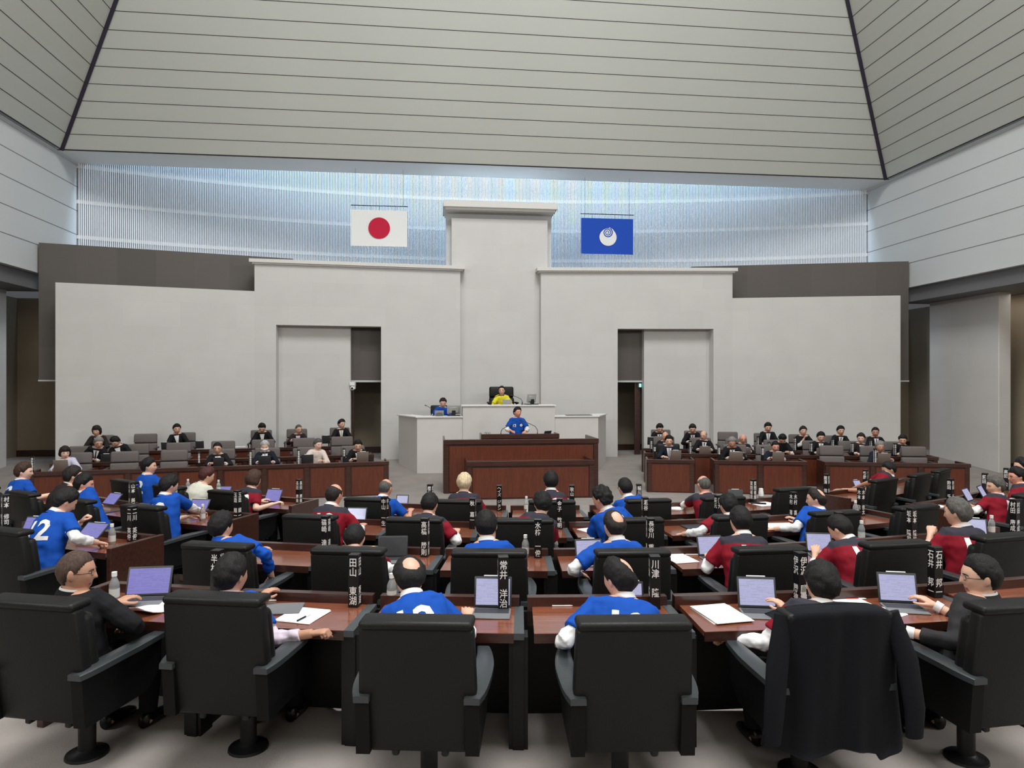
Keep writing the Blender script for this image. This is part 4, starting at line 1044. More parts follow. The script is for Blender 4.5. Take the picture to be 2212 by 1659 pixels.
TB = [('A', 318, 1291, 0, 'open laptop with violet screen before the balding man in black suit', dict(w=.28, h=.19, tilt=22, scr=m_screen2, edge=False), 8, 'laptop'),
      ('A', 1064, 1316, 0, 'standing tablet with keyboard beside the man with round bald spot', dict(w=.235, h=.185, tilt=16), -3, 0), ('A', 1376, 1306, 0, 'small standing tablet behind the man with white sleeve on armrest', dict(w=.09, h=.13, tilt=16, key=False), 0, 0),
      ('A', 1637, 1317, 0, 'standing tablet with keyboard beside a thick paper stack', dict(w=.235, h=.185, tilt=16), -6, 0), ('A', 1942, 1306, 0, 'standing tablet with white pencil before the man in charcoal suit', dict(w=.235, h=.185, tilt=16), -10, 0),
      ('B', 1273, 1212, 0, 'standing tablet beside the man with thinning crown', dict(w=.23, h=.17, tilt=18), 6, 0), ('B', 848, 1206, 0, 'open tablet with dark screen beside the man bowing low', dict(w=.25, h=.175, tilt=14, scr=m_tabl, edge=False), 4, 0),
      ('B', 1536, 1203, 0, 'standing tablet half hidden by the broad man in dark red', dict(w=.22, h=.17, tilt=18, edge=False), 6, 0), ('B', 1771, 1196, 0, 'standing tablet before the man stooping to the left', dict(w=.22, h=.17, tilt=18, edge=False), -8, 0), ('B', 2106, 1160, 0, 'standing tablet half hidden by the greying man', dict(w=.22, h=.17, tilt=20), -20, 0),
      ('B', 186, 1166, .03, 'violet lit tablet under the pointing finger of the man in MITO shirt', dict(w=.26, h=.19, tilt=50, scr=m_screen2, key=False), -16, 0), ('B', 66, 1157, .02, 'violet lit tablet at the far left edge of second row', dict(w=.24, h=.18, tilt=30, scr=m_screen2, key=False), -8, 0),
      ('C', 232, 1092, .03, 'violet lit tablet held by the man in profile', dict(w=.24, h=.18, tilt=44, scr=m_screen2, key=False), -26, 0), ('C', 424, 1108, .01, 'violet lit tablet past the bottle in third row', dict(w=.24, h=.18, tilt=40, scr=m_screen2, key=False), -6, 0), ('C', 768, 1133, 0, 'bright tablet before the bald man in third row', dict(w=.23, h=.18, tilt=20, edge=False), -6, 0),
      ('C', 1068, 1182, 0, 'x', None, 0, 0), ('D', 868, 1093, 0, 'small bright tablet before the bald man in blue', dict(w=.17, h=.14, tilt=20, edge=False), -6, 0),
      ('D', 586, 1086, 0, 'violet lit tablet held up by the woman in dark red', dict(w=.25, h=.19, tilt=30, scr=m_screen2, key=False), -16, 0), ('D', 404, 1066, .03, 'violet lit tablet under the person in off white jacket', dict(w=.26, h=.18, tilt=40, scr=m_screen2, key=False), -60, 0), ('D', 482, 1062, .0, 'small violet tablet past the off white jacket', dict(w=.22, h=.09, tilt=45, scr=m_screen2, key=False, edge=False), 0, 0),
      ('C', 2098, 1084, 0, 'nearer standing tablet seen edge on before the grey fringed man', dict(w=.22, h=.18, tilt=28, edge=False), 40, 0), ('C', 2130, 1077, 0, 'further standing tablet seen edge on before the smiling man in glasses', dict(w=.22, h=.18, tilt=28, edge=False), 44, 0), ('D', 1856, 1055, 0, 'small tablet under the stretched bare arm', dict(w=.15, h=.13, tilt=30, key=False), 20, 0),
      ('D', 1590, 1082, 0, 'dark folded tablet stand on the questioner desk', dict(w=.2, h=.15, tilt=22, scr=m_tabl), -8, 0)]
for r, px, py, dz, lab, kw, rot, nm in TB:
    if kw is None: continue
    p = onz(px, py, ZW[r]+dz)
    th = math.degrees(math.atan2(p.x-C0.x, C0.y-p.y)); 
    if nm: kw = dict(kw, name='laptop')
    tablet(p, rot if r != 'D' and abs(rot) < 30 else rot, lab, **kw)
for r, px, py, rot, lab, kw in [('A', 1556, 1329, 12, 'thick stack of white papers beside the jacket draped chair', dict(n=7, w=.24)), ('A', 655, 1331, -14, 'white paper with a pen on it beside the lilac cuff', dict(n=3, w=.23, d=.25)), ('A', 333, 1317, -40, 'curling white papers before the balding man in black suit', dict(n=3, curl=.12)), ('A', 1842, 1303, 10, 'white papers behind the draped jacket', dict(n=2, w=.19, d=.15)), ('A', 1922, 1324, 30, 'folded paper under the hand of the man in charcoal suit', dict(n=2, w=.12, d=.16)),
                                ('B', 1468, 1207, 14, 'white paper on the desk right of the thinning crown', dict(n=2)), ('C', 1532, 1136, 30, 'yellowish paper on a dark folder in third row', dict(n=2, w=.14, d=.2)), ('C', 1686, 1137, 6, 'open white papers under the leaning white sleeve', dict(n=3, w=.34)), ('D', 1452, 1098, -20, 'white papers before the bald man in dark red', dict(n=3, w=.28, d=.2)), ('D', 1650, 1089, 20, 'white paper under the black pen cases on the questioner desk', dict(n=2, w=.3)),
                                ('C', 1270, 1146, 30, 'white paper beside the tousled man looking aside', dict(n=2, w=.15, d=.2)), ('D', 1858, 1060, 20, 'yellow paper slip beside the stretched bare arm', dict(n=3, mat=m_yellow, w=.2, d=.1)), ('C', 2031, 1094, 20, 'white card on the desk behind the greying man', dict(n=2, w=.16, d=.16)), ('C', 1198, 1106, 0, 'small grey pad before the man facing the lectern', dict(n=2, mat=m_tabl, w=.14, d=.14))]:
    papers(onz(px, py, ZW[r]), rot, lab, **kw)
for r, px, py, rot, lab, sz, mt in [('A', 606, 1318, 6, 'closed grey tablet beside the white paper in nearest row', (.26, .2, .014), m_key), ('B', 0, 0, 0, '', None, None), ('C', 1500, 1139, 12, 'closed dark folder in third row', (.25, .19, .014), m_tabl), ('C', 1745, 1122, 0, 'large black desk mat under the empty chair side in third row', (.34, .3, .006), m_black)]:
    if not sz: continue
    a = MB(); a.rbox(-sz[0]/2, sz[0]/2, -sz[1]/2, sz[1]/2, 0, sz[2], .004, 1)
    tag(obj('closed_tablet' if 'tablet' in lab else 'folder', a, mt, None, Matrix.Translation(onz(px, py, ZW[r])) @ Matrix.Rotation(rad(rot), 4, 'Z')), lab, 'tablet' if 'tablet' in lab else 'folder')
for r, px, py, rot, lab, mt in [('A', 575, 1299, 4, 'red and white pen by the ledge before the lilac cuff', m_red), ('A', 657, 1335, 70, 'dark pen lying on the white paper in nearest row', m_black), ('A', 1215, 1310, 2, 'white pen by the ledge between two blue shirts', m_white), ('A', 1530, 1311, 2, 'red pen above the thick paper stack', m_red), ('A', 1850, 1295, 2, 'red pen above the papers behind the draped jacket', m_red), ('B', 572, 1189, 4, 'small white pen on the long empty desk of second row', m_white), ('B', 1497, 1199, 0, 'white pen right of the paper in second row', m_white), ('D', 1447, 1101, 30, 'red pen beside the bald man in dark red', m_red)]:
    dz = .008 if 'lying on' in lab else 0
    pen(onz(px, py, ZW[r]+dz), rot, lab, mt)
# the questioner's desk: cups, holders
p = onz(1644, 1083, ZW['D'])
for i in range(5):
    a = MB(); a.lathe([(.001, 0), (.027, 0), (.036, .07), (.033, .07), (.025, .004), (.001, .004)], 16)
    X = Matrix.Translation(p+V((0, 0, (.145-.0+.012*(i-1)) if i else 0))) @ (Matrix.Rotation(PI, 4, 'X') if i else Matrix.Identity(4))
    if i == 0: a = MB(); a.lathe([(.001, 0), (.034, 0), (.034, .072), (.001, .072)], 16)
    o = obj('paper_cup' if i else 'cup_holder', a, m_white if i else m_silver, None, X, 60)
    tag(o, ['grey cup holder under the upturned paper cups', 'lowest upturned paper cup on the questioner desk', 'second upturned paper cup from the bottom of the stack', 'third upturned paper cup from the bottom of the stack', 'topmost upturned paper cup of the stack'][i], 'cup', None if not i else 'paper cups stacked on the questioner desk')
for i, (px, py, rt) in enumerate(((1632, 1088, -10), (1645, 1089, -14))):
    a = MB(); a.rbox(-.06, .06, -.016, .016, 0, .02, .006, 2)
    tag(obj('pen_case', a, m_black, None, Matrix.Translation(onz(px, py, ZW['D']+.006)) @ Matrix.Rotation(rad(rt), 4, 'Z')), ('left' if i == 0 else 'right')+' one of two black pen cases on the questioner paper', 'case')
# white card box on the second-row ledge
p = onz(802, 1203, ZW['B']); a = MB(); a.rbox(-.035, .035, -.02, .02, 0, .075, .003, 1)
tag(obj('card_box', a, m_white, None, Matrix.Translation(p)), 'small white card box beside the dark screened tablet', 'box')

# jacket draped over a chair of the nearest row
Xc = seatX(RR['A'], 5.34)
def drape(w0, w1, h0, h1, seed, fold, yb, th=.014, thick=.07):
    nu, nv = 34, 26; vs = []
    for layer in (0, 1):
        for j in range(nv+1):
            q = j/nv; s = q*1.08-.08
            for i in range(nu+1):
                u = -1+2*i/nu
                w = w0+(w1-w0)*max(s, 0)**.8
                z = h0-(h0-h1)*max(s, 0)-.075*abs(u)**4*(1-q)
                wav = fold*(.3+q)*(sin(u*9+seed+q*1.5)+.6*sin(u*17+seed*2-q))
                back = yb-.02-.07*(1-max(s, 0))*.0+wav*.5
                y = back+(.10*abs(u)**4)*(1-.2*q)
                if s < 0: y = back+(.10*abs(u)**4)+thick*(-s/.08); z = h0-.075*abs(u)**4+.006*sin(PI*(-s/.08))
                x = u*w*(1+.02*sin(q*7+seed))
                if q > .97: z += .018*sin(u*6+seed)+.03*(u > .55)*-1
                if layer: y += th
                vs.append((x, y-.055*(1-q), z))
    n = (nu+1)*(nv+1); f = []
    for L in (0, 1):
        for j in range(nv):
            for i in range(nu):
                a = L*n+j*(nu+1)+i; f.append((a, a+1, a+nu+2, a+nu+1) if L else (a, a+nu+1, a+nu+2, a+1))
    for i in range(nu):
        for j in (0, nv):
            a = j*(nu+1)+i; f.append((a, a+1, a+1+n, a+n))
    for j in range(nv):
        for i in (0, nu):
            a = j*(nu+1)+i; f.append((a, a+nu+1, a+nu+1+n, a+n))
    return MB().add(vs, f)
j = obj('suit_jacket', drape(.295, .35, 1.0, .30, 1.0, .02, -.375, thick=.12), cloth('drape'), None, Xc, 180)
tag(j, 'dark navy suit jacket draped over a chair back in nearest row', 'jacket')
for s in (-1, 1):
    a = MB(); a.tube([V((s*.27, -.36, .96)), V((s*.325, -.41, .74)), V((s*.35, -.43, .52)), V((s*.355, -.42, .38))], [.045, .055, .05, .042], 12, 0, .6)
    obj('jacket_sleeve', a, cloth('drape'), j, None, 60)
a = MB(); a.tube([V((-.16, -.33, .985)), V((0, -.345, 1.0)), V((.16, -.33, .985))], .014, 10); obj('jacket_collar', a, cloth('drape'), j, None, 60)
# pale coat hanging under the desk of the woman with the tablet
p = onz(580, 1110, .52)
c = obj('coat', drape(.09, .13, .62, .18, 2.2, .03, 0, .012, .05), cloth('offwhite'), None, Matrix.Translation((p.x, p.y, 0)) @ Matrix.Rotation(rad(-20), 4, 'Z'), 180)
tag(c, 'pale coat hanging beside the aisle under a front row desk', 'coat')
# ---------------------------------------------------------------- officials' benches and seats
LINES = {'L1': (14.40, .2937, -2.6), 'L2': (15.75, .3125, -3.4), 'L3': (17.2, .3036, -3.9), 'R1': (14.77, -.1365, 2.87), 'R2': (16.15, -.1418, 2.9), 'R3': (17.3, -.179, 3.3)}
def ly(k, x): y0, m, x0 = LINES[k]; return y0+m*(x-x0)
def on_line(k, px, d=0):
    Y = 15.0
    for _ in range(30): Y = ly(k, (px-CX)/F*Y)+d
    return V(((px-CX)/F*Y, Y))
PHI = {'L': 196.4, 'R': 172.4}
BT = .70
def bench(k, px0, px1, n, label, panels=True, drop=0):
    A, B = on_line(k, px0), on_line(k, px1)
    d = (B-A); Lg = d.length; d = d/Lg; ang = math.atan2(d.y, d.x)
    z = min(floor_z(A.x, A.y), floor_z(B.x, B.y))
    r = empty('bench_desk', Matrix.Translation((A.x, A.y, z)) @ Matrix.Rotation(ang, 4, 'Z'), label, 'desk', 'dark wood benches of the officials')
    a = MB(); a.box(0, Lg, 0, .03, 0, BT-.02); obj('front_board', a, m_woodd, r)
    for i in range(n):
        x0, x1 = Lg*i/n, Lg*(i+1)/n
        a = MB(); a.rbox(x0+.07, x1-.07, -.012, .02, .02, BT-.10, .005, 1); obj('inset_panel', a, m_woodp, r)
    for i in range(n+1):
        x = min(max(Lg*i/n, .045), Lg-.045); a = MB(); a.rbox(x-.045, x+.045, -.02, .02, 0, BT-.07, .004, 1); obj('post', a, m_woodd, r)
    a = MB(); a.rbox(-.02, Lg+.02, -.03, .05, BT-.075, BT, .006, 1); obj('top_rail', a, m_woodd, r)
    a = MB(); a.box(0, Lg, .03, .50, BT-.09, BT-.06); obj('worktop', a, m_wood, r)
    for x in (0, Lg):
        a = MB(); a.rbox(x-.02, x+.02, .02, .55, 0, BT, .005, 1); obj('end_panel', a, m_woodd, r)
    return r
bench('L1', 62, 838, 8, 'long front bench desk of the left officials')
bench('L2', 110, 806, 7, 'middle bench desk of the left officials')
bench('L3', 180, 748, 6, 'rear bench desk of the left officials')
bench('R1', 1399, 1499, 1, 'short single bench desk of the man in navy suit')
bench('R1', 1544, 1742, 2, 'two panel front bench desk of the right officials')
bench('R1', 1783, 2094, 3, 'three panel front bench desk at the right end')
bench('R2', 1394, 2025, 6, 'middle bench desk of the right officials')
bench('R3', 1388, 1925, 5, 'rear bench desk of the right officials')
RN = {'L1': 'front left bench', 'L2': 'middle left bench', 'L3': 'rear left bench', 'R1': 'front right bench', 'R2': 'middle right bench', 'R3': 'rear right bench'}
# bench, chair px, head px, crown py, who, options      (head px None = empty chair)
OFF = [
 ('L3', 213, 209, 920, 'woman with long dark hair and dark suit', dict(top='brownblack', hair='long', hc='dark', yaw=-10)),
 ('L3', 309, None, 0, 'empty second chair from the wall end of rear left bench', {}),
 ('L3', 394, 382, 916, 'young man leaning with hands on rear left bench', dict(top='suit', hair='full', yaw=20, pitch=10)),
 ('L3', 563, 566, 914, 'man looking down at rear left bench', dict(top='suit', hair='full', pitch=34)),
 ('L3', 641, 645, 917, 'woman in glasses looking sideways at rear left bench', dict(top='brownblack', hair='short+thin', hc='salt', yaw=28, glasses=True, under='lilac')),
 ('L3', 735, 738, 906, 'man in gold tie beside the left doorway', dict(top='suit', hair='swept', yaw=30, tie='tiegold')),
 ('L2', 168, 213, 944, 'grey haired man in glasses bent over a folder', dict(top='suit', hair='full', hc='grey', yaw=26, pitch=22, glasses=True, tie='tieblack')),
 ('L2', 288, 249, 942, 'black haired man bowing beside the grey haired man', dict(top='suit', hair='full', yaw=-18, pitch=42)),
 ('L2', 381, None, 0, 'empty chair right of the bowing man in middle left bench', {}),
 ('L2', 479, None, 0, 'empty chair behind the man in steel glasses', {}),
 ('L2', 567, None, 0, 'empty chair behind the masked man', {}),
 ('L2', 657, None, 0, 'empty chair behind the woman in cream jacket', {}),
 ('L2', 740, None, 0, 'empty chair under the tissue box side of middle left bench', {}),
 ('L1', 158, 140, 965, 'woman in pale grey blouse with dark bob', dict(top='ice', hair='bob', hc='dark', yaw=28, sk='l')),
 ('L1', 262, None, 0, 'empty chair right of the pale blouse in front left bench', {}),
 ('L1', 371, None, 0, 'second empty chair from the pale blouse in front left bench', {}),
 ('L1', 476, 470, 956, 'man in steel glasses and blue tie', dict(top='suit', hair='short', glasses=True, tie='tieblue')),
 ('L1', 576, 572, 952, 'silver haired man in white face mask', dict(top='navy', hair='full', hc='white', mask=True, pitch=20, tie='tiegrey')),
 ('L1', 668, 687, 948, 'woman in cream jacket looking aside', dict(top='cream', hair='full', hc='salt', yaw=30, pitch=10, sk='l')),
 ('L1', 764, 773, 950, 'black haired man behind the pale tablet', dict(top='suit', hair='full', pitch=22, tie='tieblack')),
 ('R3', 1429, 1425, 915, 'black haired man bowing in the corner of rear right bench', dict(top='suit', hair='full', pitch=30, yaw=10, tie='tieblack')),
 ('R3', 1502, 1496, 916, 'man reading behind the bald man with open collar', dict(top='suit', hair='full', hc='dark', pitch=26, tie='tieblack')),
 ('R3', 1576, None, 0, 'empty chair of rear right bench left of the tall man', {}),
 ('R3', 1656, 1659, 913, 'tall black haired man at rear right bench', dict(top='suit', hair='full', pitch=18, tie='tiegrey')),
 ('R3', 1733, 1735, 921, 'person holding a dark phone to the mouth', dict(top='black', hair='full', hc='dark', pitch=6, fist=True)),
 ('R3', 1806, 1816, 920, 'upright man in black tie at rear right bench', dict(top='suit', hair='full', tie='tieblack')),
 ('R3', 1888, 1891, 923, 'brown faced man at the wall end of rear right bench', dict(top='suit', hair='short', yaw=-16, tie='tieblue', sk='d')),
 ('R2', 1436, 1437, 932, 'bald man behind the man in navy suit', dict(top='suit', hair='buzz+bald', hc='grey', pitch=16, sk='r')),
 ('R2', 1516, 1520, 930, 'bald man in glasses looking aside', dict(top='suit', hair='buzz+bald', hc='grey', yaw=-30, glasses=True, tie='tieblack')),
 ('R2', 1595, 1605, 937, 'red faced bald man in glasses behind a tablet', dict(top='suit', hair='buzz+bald', hc='white', glasses=True, sk='r', tie='tieblack')),
 ('R2', 1679, 1690, 937, 'person bowing so that only black hair shows', dict(top='black', hair='full', pitch=50)),
 ('R2', 1765, 1773, 933, 'young black haired man reading a tablet', dict(top='suit', hair='full', pitch=18, tie='tiegrey')),
 ('R2', 1844, 1860, 936, 'woman with tied dark hair in open white collar', dict(top='brownblack', hair='full', hc='dark', yaw=-24, sk='l')),
 ('R2', 1938, 1950, 939, 'man bending over a yellow folder', dict(top='suit', hair='full', hc='dark', yaw=-20, pitch=20, tie='tiegold')),
 ('R1', 1446, 1445, 941, 'man in navy suit with silver tie', dict(top='navy', hair='swept', hc='black', pitch=12, tie='tiegrey', big=True)),
 ('R1', 1592, 1581, 944, 'grey haired man holding a yellow note over a tablet', dict(top='suit', hair='full', hc='grey', pitch=26, tie='tieblack', sk='d')),
 ('R1', 1664, 1675, 953, 'red faced man looking down at a tablet', dict(top='navy', hair='short', pitch=16, sk='r', tie='tiegrey')),
 ('R1', 1805, None, 0, 'empty chair of front right bench beside the bench gap', {}),
 ('R1', 1895, 1901, 953, 'silver haired man with striped tie facing us', dict(top='navy', hair='full', hc='grey', sk='d', tie='tieblue')),
 ('R1', 1986, None, 0, 'empty chair at the right end of front right bench', {}),
]
for k, cpx, hpx, yt, who, o in OFF:
    o = dict(o); big = o.pop('big', False); fist = o.pop('fist', False)
    c = on_line(k, cpx, .80); z = floor_z(c.x, c.y); phi = PHI[k[0]]
    X = Matrix.Translation((c.x, c.y, z)) @ Matrix.Rotation(rad(phi), 4, 'Z')
    chair(CH3 if big else CH2, X, ('black leather chair of the ' if big else 'grey brown chair of the ')+who if hpx else 'grey brown '+who, 'chairs of the officials', name='office_chair')
    if hpx:
        h = at(hpx, yt, c.y-.10-.12*(o.get('pitch', 10) > 20)); h.z -= .117
        b = (X.inverted() @ h)
        Xp = Matrix.Translation((c.x+(h.x-c.x)*.6, c.y, z)) @ Matrix.Rotation(rad(phi), 4, 'Z')
        kw = {}
        if fist: kw = dict(rh=h+V((-.03, -.13, -.17)), rk='fist')
        person(Xp, h, who if len(who.split()) > 3 else who+' at the bench', near=0, group='officials at the side benches', front=True, num=False, **{**dict(pitch=10), **o}, **kw)
def bdesk(k, px, d=.24): 
    p = on_line(k, px, d); return V((p.x, p.y, min(floor_z(p.x, p.y), floor_z(p.x, p.y))+BT-.06))
for i, (k, px, w, h, lab, bk) in enumerate([('L1', 134, .24, .17, 'tan tablet before the pale grey blouse', m_tan), ('L1', 473, .2, .13, 'dark tablet before the man in steel glasses', m_tabl), ('L1', 572, .24, .14, 'dark tablet before the masked man', m_tabl), ('L1', 664, .24, .14, 'dark tablet before the woman in cream', m_tabl), ('L1', 783, .24, .17, 'pale tablet before the black haired man at bench end', m_tan),
      ('L2', 232, .22, .13, 'dark tablet before the grey haired man in glasses', m_tabl), ('L3', 358, .18, .1, 'dark tablet left of the young leaning man', m_tabl), ('L3', 432, .18, .1, 'dark tablet right of the young leaning man', m_tabl), ('L3', 566, .16, .06, 'low tablet before the man looking down', m_tabl), ('L3', 704, .2, .13, 'dark tablet left of the man in gold tie', m_tabl),
      ('R1', 1459, .23, .16, 'tan tablet before the man in navy suit', m_tan), ('R1', 1589, .28, .14, 'tan tablet held by the grey haired man', m_tan), ('R1', 1680, .24, .15, 'tan tablet before the red faced man looking down', m_tan), ('R1', 1907, .26, .15, 'tan tablet before the silver haired man', m_tan),
      ('R2', 1522, .25, .13, 'tan tablet before the bald man looking aside', m_tan), ('R2', 1610, .23, .11, 'tan tablet before the red faced bald man', m_tan), ('R2', 1772, .2, .12, 'tan tablet of the young man reading', m_tan), ('R2', 1952, .22, .13, 'grey tablet before the man bending over yellow folder', m_tan), ('R3', 1407, .2, .12, 'black folder tablet before the bowing corner man', m_tabl), ('R3', 1905, .2, .12, 'grey tablet of the brown faced man', m_tan)]):
    tablet(bdesk(k, px), PHI[k[0]], lab, w=w, h=h+.09, tilt=20, key=False, back=bk, group='tablets on the official benches')
for k, px, txt, lab in [('L1', 70, '会計管理者', 'name block at the wall end of front left bench'), ('L1', 430, '企業局長', 'name block left of the man in steel glasses'), ('L1', 541, '病院事業管理者', 'name block left of the masked man'), ('L1', 645, '産業戦略部長', 'name block left of the woman in cream'), ('L1', 743, '教育長', 'name block left of the black haired man at bench end'),
      ('R1', 1414, '知事', 'name block beside the man in navy suit'), ('R1', 1553, '副知事', 'name block left of the grey haired man with yellow note'), ('R1', 1647, '副知事', 'name block left of the red faced man looking down'), ('R1', 1890, '人事委員会委員長', 'name block left of the silver haired man'),
      ('R2', 1407, '総務部長', 'name block at the aisle end of middle right bench'), ('R2', 1491, '政策企画部長', 'name block left of the bald man looking aside'), ('R2', 1661, '防災監', 'name block left of the bowing black hair'), ('R2', 1752, '福祉部長', 'name block left of the young man reading'), ('R2', 1841, '環境部長', 'name block left of the woman with tied hair'), ('R2', 1933, '警察本部長', 'name block left of the man with yellow folder'),
      ('R3', 1637, '土木部長', 'name block left of the tall man'), ('R3', 1717, '農林水産部長', 'name block left of the person with phone'), ('R3', 1799, '営業戦略部長', 'name block left of the upright man in black tie'), ('R3', 1881, '立地推進部長', 'name block left of the brown faced man')]:
    plate(bdesk(k, px, .10), txt, 'black '+lab, PHI[k[0]]-180+8, h=.34, w=.05, group='name blocks on the official benches')
for k, px, lab, mt in [('L1', 712, 'white papers under the hands of the woman in cream', m_paper), ('L1', 497, 'white papers beside the man in steel glasses', m_paper), ('L2', 226, 'white papers in front of the bent grey haired man', m_paper), ('R1', 1594, 'yellow note held above a tan tablet', m_yellow), ('R1', 1713, 'white papers beside the red faced man looking down', m_paper), ('R2', 1700, 'white papers under the bowing black hair', m_paper), ('R2', 1948, 'yellow folder of the bending man', m_yellow), ('L3', 519, 'white papers on rear left bench beside the man looking down', m_paper)]:
    papers(bdesk(k, px, .3)+V((0, 0, .0 if 'note' not in lab else .2)), PHI[k[0]]+5, lab, mat=mt, w=.22, d=.2, group='papers on the official benches')
# tissue box on the middle left bench
p = bdesk('L2', 773, .1); o = empty('tissue_box', Matrix.Translation(p) @ Matrix.Rotation(rad(16), 4, 'Z'), 'dark tissue box with a white tissue on middle left bench', 'box')
a = MB(); a.rbox(-.12, .12, -.06, .06, 0, .20, .006, 1); obj('box_body', a, m_black, o)
a = MB(); a.rings([(V((0, 0, .2)), V((.10, 0, 0)), V((0, .035, 0))), (V((0, 0, .225)), V((.09, 0, 0)), V((0, .02, 0))), (V((.01, 0, .25)), V((.03, .01, 0)), V((0, .02, 0))), (V((.01, 0, .275)), V((.012, 0, 0)), V((0, .006, 0)))], 12); obj('tissue', a, m_paper, o, smooth=60)

# ---------------------------------------------------------------- the presiding desk of white stone
fz = floor_z(*room(0, 2.5)[:2])
r = empty('presiding_desk', ROOM @ Matrix.Translation((0, 0, 0)), 'three part white stone desk of the chair below the tower', 'desk')
zs, zc = EYE-.82, EYE-.545
def part(name, mb, mats, parent=r): return obj(name, mb, mats, parent)
m_desk = M('white painted desk stone', (205, 200, 196), .5, var=.03, vscale=2)
a = MB()
a.prism([(-1.14, 2.42), (-2.25, 2.42), (-2.75, 3.62), (-2.70, 3.62), (-2.22, 2.48), (-1.14, 2.48)], 0, zs); part('side_counter', a, m_desk)
a = MB(); a.prism([(1.14, 2.42), (2.25, 2.42), (2.75, 3.62), (2.70, 3.62), (2.22, 2.48), (1.14, 2.48)], 0, zs); part('side_counter', a, m_desk)
a = MB(); a.box(-1.14, 1.14, 2.38, 2.46, 0, zc); a.box(-1.14, -1.08, 2.4, 3.1, .6, zc); a.box(1.08, 1.14, 2.4, 3.1, .6, zc); part('centre_counter', a, m_desk)
a = MB()
for s in (-1, 1): a.prism([(s*1.14, 2.39), (s*2.28, 2.39), (s*2.80, 3.64), (s*2.4, 3.64), (s*2.1, 2.95), (s*1.14, 2.95)], zs, zs+.025)
part('side_top', a, m_white)
a = MB(); a.box(-1.17, 1.17, 2.35, 2.95, zc, zc+.025); part('centre_top', a, m_white)
def rp(px, Y, z):
    p = at(px, CY, Y); return V((p.x, p.y, z))
c = rp(1086, 18.35, 1.0); chair(CH3, Matrix.Translation(c) @ Matrix.Rotation(PI+PSI, 4, 'Z'), 'tall black leather chair behind the man in yellow shirt', 'dais chairs', name='office_chair', sc=1.3)
h = at(1084, 834, 18.05); h.z -= .117
person(Matrix.Translation(c+V((-.03, -.1, .05))) @ Matrix.Rotation(PI+PSI, 4, 'Z'), h, 'man in yellow shirt with black collar presiding at the top desk', top='yellow', hair='short', yaw=-12, pitch=-2, front=True, sleeve='short', under='yellow', glasses=True, near=0, group='people on the dais')
c = rp(953, 18.0, .72); chair(CH3, Matrix.Translation(c) @ Matrix.Rotation(PI+PSI, 4, 'Z'), 'black chair behind the clerk in blue shirt', 'dais chairs', name='office_chair', sc=1.08)
h = at(957, 860, 17.72); h.z -= .117
person(Matrix.Translation(c+V((0, -.1, 0))) @ Matrix.Rotation(PI+PSI, 4, 'Z'), h, 'clerk in blue shirt looking down beside a grey monitor', top='blue', hair='swept', hc='dark', yaw=0, pitch=22, front=False, num=False, near=0, group='people on the dais')
PH = math.degrees(PSI)+180
monitor(rp(980, 17.35, zs+.025), PH, 'grey monitor seen from behind beside the clerk', .33, .22)
tablet(rp(949, 17.3, zs+.025), PH, 'grey laptop in front of the clerk', .22, .14, 25, back=m_silver, name='laptop', edge=False, group=None)
monitor(rp(1147, 17.6, zc+.025), PH+25, 'grey monitor turned aside on the top desk', .25, .22)
tablet(rp(1095, 17.5, zc+.025), PH, 'grey tablet before the man in yellow', .22, .13, 20, key=False, back=m_silver, group=None)
mic(rp(1059, 17.4, zc+.025), (.8, -.1), 'gooseneck microphone at the left of the man in yellow', .3, .2); mic(rp(1128, 17.45, zc+.025), (-.8, .1), 'gooseneck microphone at the right of the man in yellow', .35, .2)
mic(rp(936, 17.4, zs+.025), (-.7, .1), 'gooseneck microphone beside the clerk', .3, .22)
p = rp(1250, 17.6, zs+.025); a = MB(); a.rbox(-.33, .33, -.12, .12, 0, .014, .004, 1); tag(obj('desk_mat', a, m_tabl, None, Matrix.Translation(p) @ Matrix.Rotation(PSI, 4, 'Z')), 'dark desk mat on the empty side counter', 'mat')

# ---------------------------------------------------------------- the lectern of dark wood and the recorders' desk before it
def panelled(name, label, a0, a1, b0, b1, z0, z1, n=1):
    r = empty(name, ROOM @ Matrix.Translation((a0, b0, z0)), label, 'desk')
    W, D, H = a1-a0, b1-b0, z1-z0
    a = MB(); a.box(0, W, 0, .04, 0, H); obj('front_board', a, m_woodd, r)
    a = MB(); a.rbox(.10, W-.10, -.012, .02, .03, H-.14, .006, 1); obj('inset_panel', a, m_woodp, r)
    a = MB(); a.rbox(-.02, W+.02, -.03, .06, H-.10, H, .006, 1); obj('top_rail', a, m_woodd, r)
    for x in (-.01, W-.09): a = MB(); a.rbox(x, x+.10, -.02, .03, 0, H-.10, .005, 1); obj('post', a, m_woodd, r)
    for x in (0, W):
        a = MB(); a.rbox(x-.02, x+.02, .03, D, 0, H, .005, 1); obj('side_panel', a, m_woodd, r)
    return r
aL, aR = on_b(960, 0)[0], on_b(1291, 0)[0]
r = panelled('lectern', 'large dark wood lectern in the middle of the chamber', aL, aR, 0, 1.15, 0, EYE-1.172)
a = MB(); a.box(.03, aR-aL-.03, .04, .5, EYE-1.26, EYE-1.23); obj('worktop', a, m_wood, r)
a1, a2 = on_b(1041, .62)[0], on_b(1206, .62)[0]
r = panelled('lectern_stand', 'raised dark wood reading stand on top of the lectern', a1, a2, .62, 1.1, EYE-1.5, EYE-1.105)
a = MB(); a.box(.02, a2-a1-.02, .04, .48, .30, .33); obj('worktop', a, m_wood, r)
a1, a2 = on_b(1010, -.85)[0], on_b(1282, -.85)[0]
r = panelled('recorders_desk', 'low dark wood desk standing against the lectern front', a1, a2, -.85, -.03, 0, EYE-1.535)
